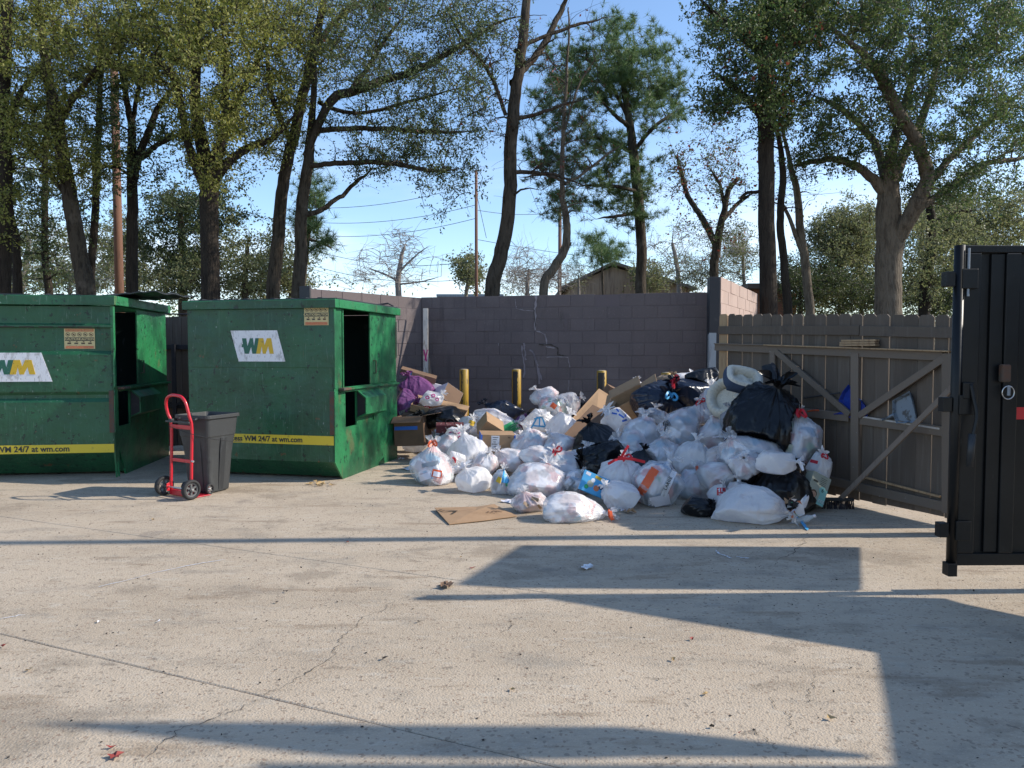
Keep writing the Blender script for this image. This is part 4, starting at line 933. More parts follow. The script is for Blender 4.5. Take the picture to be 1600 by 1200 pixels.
# foreground row behind the wall, left to right
tree('tree', 'thick dark trunk cut by the left edge of the photo, above the dumpsters', 14.5, [(2, 470, 14), (6, 300, 13), (2, 150, 11), (10, 0, 8), (5, -120, 5)], [[(6, 200, 6), (50, 120, 4, .5), (110, 60, 2.5, 1)]],
     [(40, 30, 140, 140, 2.5), (30, 190, 100, 90, 2), (10, 330, 50, 70, 1.4)], 260, 'leaf_yellow', 'bark_dark', .066, 62, .33, seed=1)
tree('tree', 'thin dark crooked sapling close to the left edge beside the thick trunk', 16, [(26, 465, 7), (22, 380, 6), (12, 320, 5), (20, 250, 3)], [], [(40, 300, 50, 70, 1.2)], 30, 'leaf_green', 'bark_dark', .07, 40, .3, seed=2)
tree('tree', 'thin dark sapling with low leaves between the leftmost trunks', 17, [(79, 462, 6), (72, 400, 5), (72, 280, 4.5), (75, 150, 3), (70, 80, 2)], [], [(60, 300, 65, 80, 1.5), (75, 400, 60, 55, 1.2), (70, 180, 60, 60, 1.5)], 150, 'leaf_green', 'bark_dark', .07, 48, .3, seed=3)
tree('tree', 'mid-grey trunk leaning left in front of the creased dumpster lid', 15, [(132, 468, 14), (118, 400, 12), (104, 310, 11), (82, 190, 9), (62, 90, 7), (50, -40, 4)], [[(86, 210, 6), (130, 130, 4, -.5), (190, 60, 3, -1), (240, 0, 2, -1)], [(100, 300, 4), (60, 240, 3), (20, 200, 2)]],
     [(120, 60, 150, 120, 2.8), (60, 210, 80, 80, 2), (130, 250, 70, 70, 1.6)], 300, 'leaf_yellow', 'bark', .066, 60, .33, seed=4)
tree('tree', 'slender dark tree just left of the reddish utility pole', 16, [(141, 462, 6), (148, 350, 5.5), (152, 250, 5), (157, 160, 4), (160, 60, 2.5)], [[(150, 260, 2.5), (185, 258, 2), (215, 280, 1.5)], [(148, 330, 2.5), (142, 220, 2)]], [(150, 150, 80, 90, 2), (135, 330, 40, 50, 1)], 70, 'leaf_green', 'bark_dark', .07, 50, .3, seed=5)
tree('tree', 'dark forked tree just right of the reddish utility pole', 15.5, [(206, 460, 9), (206, 330, 8), (206, 250, 7), (205, 190, 5), (190, 100, 3), (185, 40, 2)],
     [[(210, 280, 6), (222, 220, 5.5), (245, 165, 4.5, .3), (275, 130, 3, .6)], [(213, 255, 4.5), (235, 235, 4, -.3), (262, 218, 3.5, -.4), (300, 205, 2.5, -.6)], [(206, 190, 3.5), (216, 120, 3), (220, 50, 2)]],
     [(220, 120, 90, 110, 2), (250, 230, 70, 60, 1.5), (170, 230, 50, 80, 1.5)], 130, 'leaf_green', 'bark_dark', .075, 48, .3, seed=6)
tree('tree', 'big dark trunk rising between the two dumpsters under a yellow-green crown', 14, [(330, 475, 14), (328, 380, 13.5), (325, 290, 14), (318, 250, 11), (305, 160, 8), (312, 40, 5), (310, -60, 3)],
     [[(324, 300, 10), (300, 230, 6, -.3), (285, 160, 5.5, -.5), (270, 120, 5, -.8), (225, 80, 3, -1), (170, 50, 2, -1.2)], [(330, 295, 9), (352, 260, 7.5), (385, 232, 6, .3), (430, 205, 4.5, .6), (480, 150, 3, .8)],
      [(322, 290, 8), (345, 200, 6, -.4), (350, 110, 4.5, -.6), (345, 10, 3, -.8)], [(330, 280, 6), (360, 180, 5, .5), (400, 90, 3.5, .8), (430, 10, 2.5, 1)]],
     [(320, 70, 160, 150, 3), (350, 220, 85, 95, 1.8), (240, 60, 110, 90, 2.2), (350, 0, 140, 90, 2.6)], 600, 'leaf_yellow', 'bark_dark', .066, 66, .34, seed=7, droop=.5)
tree('tree', 'grey-brown trunk curving right behind the left part of the flat-faced dumpster', 15.5, [(424, 475, 10.5), (430, 390, 10), (440, 290, 9), (455, 210, 8), (478, 110, 7), (500, 10, 5), (510, -60, 3)],
     [[(430, 350, 5), (441, 300, 4.5), (443, 250, 4)], [(452, 220, 5), (425, 150, 4, -.3), (410, 60, 3, -.5)], [(480, 110, 5), (520, 40, 4, .3), (580, -5, 3, .6)]],
     [(470, 60, 120, 120, 2.5), (430, 180, 75, 80, 1.8)], 300, 'leaf_yellow', 'bark', .062, 50, .33, seed=8)
tree('tree', 'straight dark trunk with long right-reaching branches above the dumpster', 15, [(464, 475, 10), (468, 400, 9.5), (470, 310, 9), (480, 240, 8), (485, 170, 5), (490, 90, 4)],
     [[(478, 245, 5), (520, 160, 7), (570, 140, 6.5, .2), (640, 115, 5.5, .4), (700, 85, 4.5, .6), (790, 30, 3, .8), (860, 20, 2, .8)],
      [(483, 205, 4.5), (550, 200, 4), (620, 200, 3.5, -.3), (700, 205, 2.5, -.5), (770, 200, 2, -.6)], [(482, 258, 4), (540, 254, 4, -.2), (610, 252, 3.5, -.4), (680, 264, 3, -.6), (730, 260, 2, -.7)],
      [(470, 334, 4.5), (500, 330, 4, .3), (530, 306, 3.6, .5), (565, 280, 3, .7), (590, 250, 2, .8)], [(545, 150, 4), (570, 110, 3.5), (600, 60, 3), (640, 10, 2)], [(500, 160, 3.5), (560, 178, 3, .8), (640, 160, 2.5, 1), (760, 130, 2, 1.2)]],
     [(640, 110, 160, 90, 2.6), (610, 210, 140, 45, 1.8), (700, 290, 62, 45, 1.2), (650, 245, 100, 35, 1.4), (560, 50, 120, 90, 2.4), (740, 50, 90, 90, 2), (690, 190, 100, 60, 1.5), (640, 0, 170, 60, 2.4), (580, 270, 40, 25, .7)], 640, 'leaf_green', 'bark', .064, 50, .33, seed=9, wr=.45, droop=.5, leaf2='leaf_red', leaf2n=60)
tree('bare_tree', 'tall leaning dark trunk with bare forked branches at the centre above the block wall', 15, [(768, 466, 12), (780, 400, 11), (792, 330, 10.5), (793, 250, 10), (798, 180, 9.5), (806, 110, 8), (816, 30, 7), (826, -60, 5)],
     [[(800, 130, 6), (830, 95, 5.5, .2), (862, 50, 5, .4), (885, 0, 4, .5), (900, -40, 3)], [(806, 80, 3.5), (840, 62, 3, .3), (900, 45, 2.5, .6), (960, 30, 1.8, .8)], [(795, 190, 4), (830, 180, 3), (870, 165, 2.5), (930, 150, 1.6)], [(790, 180, 3), (760, 110, 3, .3), (725, 60, 2.5, .4), (690, 0, 2)],
      [(797, 270, 3.5), (840, 272, 3, .3), (880, 280, 2, .5), (930, 300, 1.5, .6)]],
     [(850, 90, 110, 80, 2), (800, 190, 80, 60, 1.5), (860, 260, 80, 50, 1.5), (750, 60, 60, 60, 1.2)], 95, 'leaf_red', 'bark', .07, 2, .4, seed=10, twigs=3)
tree('bare_tree', 'thin crooked leafless tree right of the leaning centre trunk', 16, [(850, 466, 7), (868, 420, 7), (888, 385, 6.5), (890, 340, 5.5), (883, 295, 4), (884, 200, 3), (887, 90, 2), (888, 10, 1)],
     [[(886, 384, 3), (893, 378, 2)], [(882, 285, 2.5), (850, 272, 2), (810, 278, 1.5)], [(884, 290, 2.5), (930, 260, 2, .3), (975, 230, 1.5, .5)], [(884, 200, 1.8), (910, 130, 1.4), (940, 90, 1)]],
     [(890, 180, 60, 130, 1.2), (880, 300, 70, 50, 1)], 75, 'leaf_red', 'bark_pale', .07, 1, .4, seed=11, twigs=3, twig=.005)
tree('pine_tree', 'tall pine with rounded needle crown right of centre above the wall', 24, [(1004, 460, 8.5), (1003, 380, 8), (996, 300, 8), (988, 230, 7), (978, 160, 5), (965, 80, 3)],
     [[(990, 240, 4), (950, 220, 3, .5), (900, 215, 2.5, 1)], [(985, 200, 4), (960, 180, 3, -.5), (935, 160, 2)], [(990, 235, 3.5), (1020, 200, 3, -.5), (1060, 170, 2)], [(998, 300, 3), (950, 290, 2.5, -1), (900, 290, 2)], [(980, 180, 3), (940, 110, 2.5), (900, 80, 2)], [(1000, 330, 3), (970, 340, 2.4, -1), (930, 345, 2, -1)]],
     [(960, 90, 125, 72, 2.6), (1025, 150, 76, 66, 2.2), (885, 150, 75, 75, 2.2), (930, 245, 95, 48, 2), (880, 320, 50, 30, 1.6), (975, 310, 60, 55, 1.8), (850, 240, 40, 50, 1.5)], 400, 'needle', 'bark', .22, 17, .42, needle=True, seed=12, twigs=3)
tree('pine_tree', 'small distant pine clump beside the brown gabled house', 38, [(942, 470, 2), (940, 420, 1.6), (938, 385, 1)], [], [(938, 396, 50, 22, 2.4), (925, 378, 25, 12, 1.5)], 50, 'needle', 'bark', .36, 13, .55, needle=True, seed=13)
tree('bare_tree', 'forked leafless tree just left of the taller pinkish wall', 22, [(1116, 445, 7), (1118, 400, 7), (1120, 375, 6.5), (1128, 340, 5), (1135, 300, 4), (1150, 280, 3)],
     [[(1118, 385, 5.5), (1100, 350, 5), (1075, 310, 4, .5), (1060, 260, 3, .6), (1050, 240, 2)], [(1128, 345, 4), (1155, 315, 3, .4), (1175, 300, 2.5)], [(1130, 330, 3), (1125, 290, 2.5), (1105, 250, 2)]],
     [(1105, 250, 75, 75, 2), (1150, 300, 50, 40, 1.5), (1060, 270, 30, 50, 1), (1110, 350, 60, 40, 1.2)], 150, 'leaf_green', 'bark', .085, 16, .45, seed=14, leaf2='leaf_red', leaf2n=420)
tree('tree', 'tall straight dark trunk with heavy dark foliage left of the big forked oak', 15, [(1202, 500, 13.5), (1200, 380, 12.5), (1198, 250, 12), (1196, 120, 11.5), (1195, 0, 10), (1194, -120, 8)],
     [[(1197, 200, 5), (1160, 150, 4, -.4), (1110, 110, 3, -.6)], [(1196, 90, 6), (1140, 40, 4, .4), (1090, -10, 3)], [(1197, 100, 6), (1250, 30, 5, .5), (1300, -30, 3)], [(1198, 300, 3), (1165, 302, 2.4, .3), (1148, 320, 2)], [(1197, 170, 4), (1240, 130, 3, .4)]],
     [(1165, 30, 115, 100, 2.6), (1150, 150, 62, 50, 1.6), (1215, 90, 75, 110, 1.8), (1120, 170, 45, 22, 1.1), (1240, 0, 100, 90, 2.2), (1215, 180, 60, 50, 1.4)], 440, 'leaf_dark', 'bark_dark', .070, 84, .32, seed=15, leaf2='leaf_red', leaf2n=500)
tree('bare_tree', 'thin dark crooked trunk close beside the tall dark trunk behind the gate', 16.5, [(1229, 500, 7), (1224, 420, 6), (1216, 340, 5.5), (1219, 270, 5), (1208, 200, 3), (1190, 130, 2)], [], [(1215, 220, 40, 60, 1), (1235, 310, 40, 30, .8)], 22, 'leaf_red', 'bark_dark', .07, 6, .35, seed=16)
tree('bare_tree', 'pale leaning slim trunk between the dark trunks and the big oak', 17.5, [(1270, 500, 7), (1262, 420, 6.5), (1252, 350, 6), (1246, 290, 5), (1238, 260, 4), (1225, 200, 2)], [[(1256, 400, 4), (1235, 340, 3), (1218, 300, 2)]], [(1240, 280, 40, 50, 1.2)], 24, 'leaf_green', 'bark_pale', .07, 8, .4, seed=17)
tree('oak_tree', 'large oak with pale forked trunk and broad dark green crown behind the gate', 16.5, [(1388, 505, 20), (1389, 440, 19), (1391, 380, 20), (1388, 330, 18), (1386, 290, 15), (1388, 240, 8), (1405, 170, 6), (1430, 90, 4)],
     [[(1394, 380, 14), (1412, 345, 12, -.3), (1434, 310, 11, -.5), (1441, 280, 9.5, -.6), (1428, 235, 9, -.7), (1400, 190, 8.5, -.8), (1372, 130, 8, -1), (1340, 90, 7, -1.2), (1285, 50, 5, -1.5), (1230, 20, 4, -1.6)],
      [(1384, 300, 10), (1350, 268, 6.5), (1310, 252, 5), (1270, 255, 4, .3), (1225, 262, 3, .4)], [(1384, 290, 8), (1370, 220, 6, .8), (1325, 170, 5, 1.2), (1270, 140, 4, 1.5)],
      [(1392, 290, 9), (1420, 230, 7.5, 1), (1450, 160, 6, 1.5), (1470, 80, 4.5, 2), (1480, 10, 3, 2)], [(1436, 305, 8), (1470, 265, 6, .5), (1520, 215, 5, .9), (1570, 170, 4, 1.2), (1620, 120, 3, 1.5)],
      [(1425, 330, 6), (1475, 300, 5, .3), (1530, 262, 4.5, .6), (1590, 250, 3.5, .8), (1640, 240, 3, 1)]],
     [(1400, 30, 210, 130, 3.5), (1320, 170, 110, 75, 2.4), (1500, 110, 150, 130, 3.2), (1570, 220, 100, 85, 2.6), (1400, 240, 85, 65, 2), (1280, 240, 65, 50, 1.6), (1480, 300, 80, 45, 1.8), (1340, 0, 150, 90, 3), (1560, 20, 120, 110, 3)], 1020, 'leaf_dark', 'bark_pale', .072, 78, .33, seed=18, droop=.3)
tree('tree', 'second dark trunk standing right of the oak behind the gate', 21, [(1444, 500, 8), (1450, 420, 8), (1455, 360, 7), (1450, 310, 5), (1440, 260, 3)], [[(1455, 350, 4), (1490, 335, 3.5), (1530, 330, 3)], [(1455, 370, 3), (1500, 350, 2.5)]], [(1480, 380, 75, 60, 2.5), (1455, 440, 60, 45, 2)], 110, 'leaf_far', 'bark_dark', .10, 45, .5, seed=19)

# a tree right of the frame whose thin crown dapples the dumpster side and the wing wall
tree('tree', 'sparse leafy tree standing beyond the gate, right of the frame', 10.3, [(1740, 760, 9), (1735, 400, 8), (1722, 150, 7), (1712, 0, 5), (1706, -90, 3)], [], [(1706, -80, 85, 55, 1.1), (1735, -170, 80, 60, 1.4)], 70, 'leaf_dark', 'bark_dark', .07, 50, .3, seed=60)
# background trees
def bg(label, Y, trunk, crowns, nat, mat, bark='bark', L_=.14, per=50, crad=.7, seed=0, bare=False, limbs=(), needle=False, twig=.012, name='background_tree'):
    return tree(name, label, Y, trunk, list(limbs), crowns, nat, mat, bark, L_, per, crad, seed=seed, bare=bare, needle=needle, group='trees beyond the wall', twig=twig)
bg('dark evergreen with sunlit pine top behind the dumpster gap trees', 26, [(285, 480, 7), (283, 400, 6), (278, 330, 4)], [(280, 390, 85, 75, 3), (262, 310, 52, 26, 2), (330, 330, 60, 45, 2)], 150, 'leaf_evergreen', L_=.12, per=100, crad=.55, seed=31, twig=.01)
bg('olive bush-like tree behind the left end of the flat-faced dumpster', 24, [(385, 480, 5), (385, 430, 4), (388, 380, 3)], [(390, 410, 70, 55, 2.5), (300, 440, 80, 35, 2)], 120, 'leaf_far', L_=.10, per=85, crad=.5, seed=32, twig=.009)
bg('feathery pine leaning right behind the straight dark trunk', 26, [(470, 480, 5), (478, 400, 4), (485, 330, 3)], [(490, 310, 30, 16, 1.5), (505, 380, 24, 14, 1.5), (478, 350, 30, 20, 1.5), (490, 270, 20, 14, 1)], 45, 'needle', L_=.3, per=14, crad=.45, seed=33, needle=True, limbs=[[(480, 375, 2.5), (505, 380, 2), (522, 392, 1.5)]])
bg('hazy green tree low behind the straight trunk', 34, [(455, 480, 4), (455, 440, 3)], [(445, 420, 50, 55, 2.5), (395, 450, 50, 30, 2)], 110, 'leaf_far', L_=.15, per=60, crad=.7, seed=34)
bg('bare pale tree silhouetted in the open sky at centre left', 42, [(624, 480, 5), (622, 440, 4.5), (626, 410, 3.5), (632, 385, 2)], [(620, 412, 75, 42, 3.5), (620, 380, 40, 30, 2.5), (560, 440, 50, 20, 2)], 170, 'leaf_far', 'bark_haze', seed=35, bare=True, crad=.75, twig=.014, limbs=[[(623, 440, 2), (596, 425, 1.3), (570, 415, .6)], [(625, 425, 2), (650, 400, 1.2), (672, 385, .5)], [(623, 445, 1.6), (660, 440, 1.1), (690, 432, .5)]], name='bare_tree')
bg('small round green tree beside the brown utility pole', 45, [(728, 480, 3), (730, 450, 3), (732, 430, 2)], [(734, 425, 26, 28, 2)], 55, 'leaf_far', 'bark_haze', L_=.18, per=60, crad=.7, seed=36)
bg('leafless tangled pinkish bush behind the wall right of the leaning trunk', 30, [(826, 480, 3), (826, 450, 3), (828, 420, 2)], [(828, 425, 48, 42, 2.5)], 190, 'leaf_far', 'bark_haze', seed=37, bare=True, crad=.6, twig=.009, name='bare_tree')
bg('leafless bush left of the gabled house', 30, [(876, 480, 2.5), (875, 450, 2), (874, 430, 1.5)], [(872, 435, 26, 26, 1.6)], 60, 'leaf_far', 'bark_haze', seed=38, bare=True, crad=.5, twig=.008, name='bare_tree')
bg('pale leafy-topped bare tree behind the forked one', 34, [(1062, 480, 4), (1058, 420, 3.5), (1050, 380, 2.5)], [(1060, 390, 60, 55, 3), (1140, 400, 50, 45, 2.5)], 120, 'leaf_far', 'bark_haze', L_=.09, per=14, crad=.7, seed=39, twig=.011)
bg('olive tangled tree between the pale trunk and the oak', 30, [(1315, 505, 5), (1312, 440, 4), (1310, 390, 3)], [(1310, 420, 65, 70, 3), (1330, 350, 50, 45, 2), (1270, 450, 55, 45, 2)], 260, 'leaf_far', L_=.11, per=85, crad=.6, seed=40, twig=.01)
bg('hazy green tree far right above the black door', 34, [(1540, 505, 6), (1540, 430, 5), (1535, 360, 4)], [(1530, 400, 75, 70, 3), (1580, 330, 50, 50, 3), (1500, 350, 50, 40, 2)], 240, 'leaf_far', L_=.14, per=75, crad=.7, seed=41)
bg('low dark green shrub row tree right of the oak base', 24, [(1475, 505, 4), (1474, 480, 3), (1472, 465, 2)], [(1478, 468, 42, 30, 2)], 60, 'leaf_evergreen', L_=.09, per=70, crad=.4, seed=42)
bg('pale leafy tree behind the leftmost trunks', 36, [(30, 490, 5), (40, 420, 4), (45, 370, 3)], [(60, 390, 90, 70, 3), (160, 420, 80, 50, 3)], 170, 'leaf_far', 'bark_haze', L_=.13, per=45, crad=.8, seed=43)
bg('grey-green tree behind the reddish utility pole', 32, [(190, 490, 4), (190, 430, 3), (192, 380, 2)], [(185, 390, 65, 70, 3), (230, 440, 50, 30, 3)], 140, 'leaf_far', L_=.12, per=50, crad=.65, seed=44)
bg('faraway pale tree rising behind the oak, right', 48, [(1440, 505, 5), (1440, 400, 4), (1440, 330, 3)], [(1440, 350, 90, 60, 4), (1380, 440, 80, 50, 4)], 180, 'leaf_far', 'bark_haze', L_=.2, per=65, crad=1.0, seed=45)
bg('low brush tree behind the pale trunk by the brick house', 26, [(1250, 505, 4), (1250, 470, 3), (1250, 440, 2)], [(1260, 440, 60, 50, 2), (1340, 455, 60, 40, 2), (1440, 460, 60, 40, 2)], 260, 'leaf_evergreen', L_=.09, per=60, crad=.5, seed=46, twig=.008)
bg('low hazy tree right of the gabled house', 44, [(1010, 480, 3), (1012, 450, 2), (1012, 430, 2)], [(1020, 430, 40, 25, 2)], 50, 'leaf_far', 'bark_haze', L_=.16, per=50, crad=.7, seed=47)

bg('tangled olive tree crown in the gap left of the tall dark trunk', 32, [(1165, 480, 3), (1162, 420, 2.5), (1160, 380, 2)], [(1150, 395, 50, 50, 2.5), (1085, 430, 50, 28, 2)], 150, 'leaf_far', 'bark_haze', L_=.09, per=38, crad=.6, seed=50, twig=.010)
bg('pale feathery tree between the leaning trunk and the pine', 40, [(905, 480, 2), (905, 450, 2), (906, 430, 1)], [(900, 430, 30, 28, 2), (800, 440, 40, 22, 2)], 80, 'leaf_far', 'bark_haze', L_=.10, per=14, crad=.6, seed=51, twig=.010)
bg('tall hazy tree filling the gap right of the oak trunk', 38, [(1500, 505, 4), (1500, 420, 3), (1500, 350, 2)], [(1490, 330, 70, 60, 3), (1560, 400, 60, 60, 3)], 170, 'leaf_far', 'bark_haze', L_=.14, per=60, crad=.75, seed=52)
bg('mid green brush tree left of the oak trunk', 30, [(1345, 505, 3), (1345, 440, 3), (1343, 380, 2)], [(1345, 380, 45, 70, 2.5), (1290, 370, 40, 40, 2)], 160, 'leaf_far', 'bark', L_=.11, per=70, crad=.6, seed=53)
bg('low olive brush tree behind the sapling at far left', 28, [(110, 490, 3), (110, 450, 2), (110, 425, 2)], [(110, 430, 90, 30, 2.5), (20, 440, 50, 30, 2)], 120, 'leaf_far', 'bark_haze', L_=.10, per=50, crad=.6, seed=54)
# far wood line
c = []
for k in range(150):
    x = rng.uniform(-75, 85); y = rng.uniform(66, 88); h = rng.uniform(4, 6); q = rng.normal(size=(600, 3))*np.array([2.0, 1.5, h*.36])+np.array([x, y, h*.5]); c.append(q)
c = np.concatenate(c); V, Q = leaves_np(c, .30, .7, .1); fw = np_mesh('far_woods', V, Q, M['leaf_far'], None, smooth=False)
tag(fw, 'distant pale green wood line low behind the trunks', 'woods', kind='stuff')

# ---------------------------------------------------------------- utility poles and wires
def pole(u, vt, Y, rpx, label, m, cross=None):
    tp = at(u, vt, Y); b = at(u, 460, Y); root = empty('utility_pole', (tp.x, Y, 0), 0, label, 'pole')
    MB().tube([(0, 0, 0), (0, 0, tp.z)], [px(rpx, Y)*1.1, px(rpx, Y)*.85], 14).build('pole_shaft', M[m], root, smooth=True)
    return root
pole(744, 266, 36, 2.6, 'brown wooden utility pole standing in the open sky at centre', 'bark_red')
pole(875, 325, 40, 3.0, 'brown utility pole half hidden by the thin crooked bare tree', 'bark_red')
pole(178, 96, 19, 6.5, 'tall reddish-brown utility pole among the trees at left', 'bark_red')
for i, (a, b, Y0, Y1, sag, lab) in enumerate([((744, 286, 0), (505, 325, 0), 36, 40, .3, 'overhead wire, topmost left of the centre pole'), ((744, 320, 0), (505, 348, 0), 36, 40, .3, 'overhead wire second from top left of the centre pole'), ((744, 341, 0), (505, 369, 0), 36, 40, .3, 'overhead wire third from top left of the centre pole'),
        ((744, 408, 0), (480, 388, 0), 36, 40, .5, 'sagging overhead wire, fourth from top left of the centre pole'), ((744, 434, 0), (480, 412, 0), 36, 40, .5, 'lowest overhead wire left of the centre pole'), ((744, 328, 0), (880, 330, 0), 36, 40, .2, 'upper overhead wire right of the centre pole'), ((744, 374, 0), (1300, 400, 0), 36, 46, .8, 'long low overhead wire running right past the pine'),
        ((960, 276, 0), (1320, 300, 0), 44, 50, .6, 'thin overhead wire passing right of the pine crown'), ((744, 300), (760, 372), 36, 36.2, 0, 'steep guy wire right of the centre pole')]):
    A = at(a[0], a[1], Y0); B = at(b[0], b[1], Y1); pts = [A.lerp(B, t/16)-Vector((0, 0, sag*4*(t/16)*(1-t/16))) for t in range(17)]
    tag(MB().tube(pts, .013, 5).build('overhead_wire', M['wire']), lab, 'wire', 'overhead wires')

# ---------------------------------------------------------------- houses
A = at(890, 440, 46); B = at(1072, 440, 46); rz_ = at(957, 417, 46)
h = empty('house', ((A.x+B.x)/2, 46, 0), 0, 'brown board-sided gabled house roof rising above the block wall', 'house')
hw = (B.x-A.x)/2; ez = at(900, 447, 46).z; pk = rz_.z; pkx = rz_.x-h.location.x
poly = [(-hw, 0), (hw, 0), (hw, at(1045, 449, 46).z), (pkx, pk), (-hw, ez)]
MB().prism(poly, 1, 0, 9).build('gable_wall', M['siding'], h)
for k in range(34):
    x = -hw+.1+k*(2*hw-.2)/33; zt_ = (ez+(pk-ez)*(x+hw)/(pkx+hw)) if x < pkx else (pk+(poly[2][1]-pk)*(x-pkx)/(hw-pkx))
    MB().box2((x-.025, -.03, 0), (x+.025, -.002, zt_-.06)).build('batten', M['siding'], h)
MB().add([(-hw-.5, -.5, ez-.2), (pkx, -.5, pk+.12), (pkx, 9.3, pk+.12), (-hw-.5, 9.3, ez-.2), (-hw-.5, -.5, ez-.02), (pkx, -.5, pk+.3), (pkx, 9.3, pk+.3), (-hw-.5, 9.3, ez-.02)], [(0, 1, 5, 4), (3, 7, 6, 2), (4, 5, 6, 7), (0, 3, 2, 1), (0, 4, 7, 3)]).build('roof', M['roofing'], h)
er = poly[2][1]
MB().add([(hw+.5, -.5, er-.2), (pkx, -.5, pk+.12), (pkx, 9.3, pk+.12), (hw+.5, 9.3, er-.2), (hw+.5, -.5, er-.02), (pkx, -.5, pk+.3), (pkx, 9.3, pk+.3), (hw+.5, 9.3, er-.02)], [(0, 4, 5, 1), (3, 2, 6, 7), (4, 7, 6, 5), (0, 1, 2, 3), (0, 3, 7, 4)]).build('roof', M['roofing'], h)
A = at(1045, 462, 50); B = at(1090, 450, 50)
h = empty('shed', (A.x, 50, 0), 0, 'low pale orange-trimmed roofline right of the gabled house', 'shed')
MB().box2((0, 0, 0), (2.2, 4, A.z+.0)).build('wall', M['siding'], h); MB().box2((-.2, -.3, A.z+.001), (2.5, 4.2, A.z+.2)).build('roof', M['timber'], h)
A = at(1175, 445, 27); h = empty('brick_house', (at(1176, 450, 27).x, 27, 0), 0, 'reddish brick house corner seen between trunks above the gate', 'house')
W_ = at(1243, 450, 27).x-h.location.x; H_ = at(1200, 452, 27).z
MB().box2((0, 0, 0), (W_-.3, 7, H_)).build('wall', M['brick'], h); MB().box2((-.3, -.4, H_+.001), (W_-.1, 7.3, H_+.18)).build('roof', M['roofing'], h)
MB().box2((W_-.298, -.1, 0), (W_, .5, H_-.15)).build('orange_corner', M['orange_board'], h)
MB().box2((.6, -.03, .8), (1.4, -.002, 1.9)).build('window', M['glass'], h)
A = at(700, 462, 60); h = empty('flat_building', (A.x, 60, 0), 0, 'low white flat-roofed building just visible over the wall at centre left', 'building')
MB().box2((-.6, 0, 0), (4.2, 6, at(700, 464, 60).z)).build('wall', M['white_paint'], h); MB().box2((-.9, -.4, at(700, 464, 60).z+.002), (4.5, 6.2, at(700, 464, 60).z+.2)).build('roof', M['galv'], h)
# ================================================================ RUBBISH
def hash3(ix, iy, iz, seed):
    n = (ix*374761393+iy*668265263+iz*2147483647+seed*144665) & 0xffffffff
    n = ((n ^ (n >> 13))*1274126177) & 0xffffffff
    return ((n ^ (n >> 16)) & 0xffff)/65535.0
def vnoise(P, seed=0):
    I = np.floor(P).astype(np.int64); f = P-I; f = f*f*(3-2*f); r = 0
    for dx in (0, 1):
        for dy in (0, 1):
            for dz in (0, 1):
                w_ = (f[..., 0] if dx else 1-f[..., 0])*(f[..., 1] if dy else 1-f[..., 1])*(f[..., 2] if dz else 1-f[..., 2])
                r = r+w_*hash3(I[..., 0]+dx, I[..., 1]+dy, I[..., 2]+dz, seed)
    return r*2-1
def ridged(P, seed): return 1-np.abs(vnoise(P, seed))*2
BODY = [(0, 0), (.50, .0), (.80, .05), (.97, .20), (1.0, .38), (.97, .56), (.84, .74), (.60, .87), (.33, .95), (.14, 1.0), (.075, 1.04), (.12, 1.09), (.20, 1.15), (.26, 1.19)]
OPENB = [(0, 0), (.50, .0), (.80, .05), (.97, .20), (1.0, .38), (.98, .56), (.90, .74), (.78, .87), (.66, .95), (.60, 1.0), (.60, 1.04)]
ALLB = []
def bag(u, v, w_, h, Y=None, kind='white', neck=(0, 1, 0), tie=None, label='', rot=0, seedv=None, dep=None, base=None, lump=1.0, openm=False, tail=1.0, cont=None, group='tied rubbish bags in the pile', name='rubbish_bag'):
    """u,v centre in the photograph, w,h size there; Y distance (or from the base line when it stands on the ground)"""
    Y0 = Y
    if Y is None:
        vb = v+h/2; g_ = gp(u, vb); Y = g_.y+px(w_, g_.y)*.40
    gr_ = 1.02 if Y0 is None else 1.19; w_ *= gr_*1.03; h *= gr_*1.03; c = at(u, v, Y); W_ = px(w_, Y); H_ = px(h, Y); Dp = dep if dep else (W_*.55+H_*.45)
    ALLB.append(dict(c=np.array(c), r=np.array([W_/2, Dp/2, H_/2]), kind=kind, neck=Vector(neck).normalized(), tie=tie, label=label, seed=len(ALLB)*17+3, rot=rot, ground=(c.z-H_/2 < .05), lump=lump, open=openm, cont=cont, group=group, tail=tail, name=name))
    return ALLB[-1]
MATS = dict(white='film_white', thin='film_thin', clear='film_clear', black='film_black', navy='film_navy', purple='film_purple', grey='film_grey', tan='paper_tan')
TIES = dict(red='redtie', orange='orange', blue='light_blue', black='blacktie', white='whitetie')
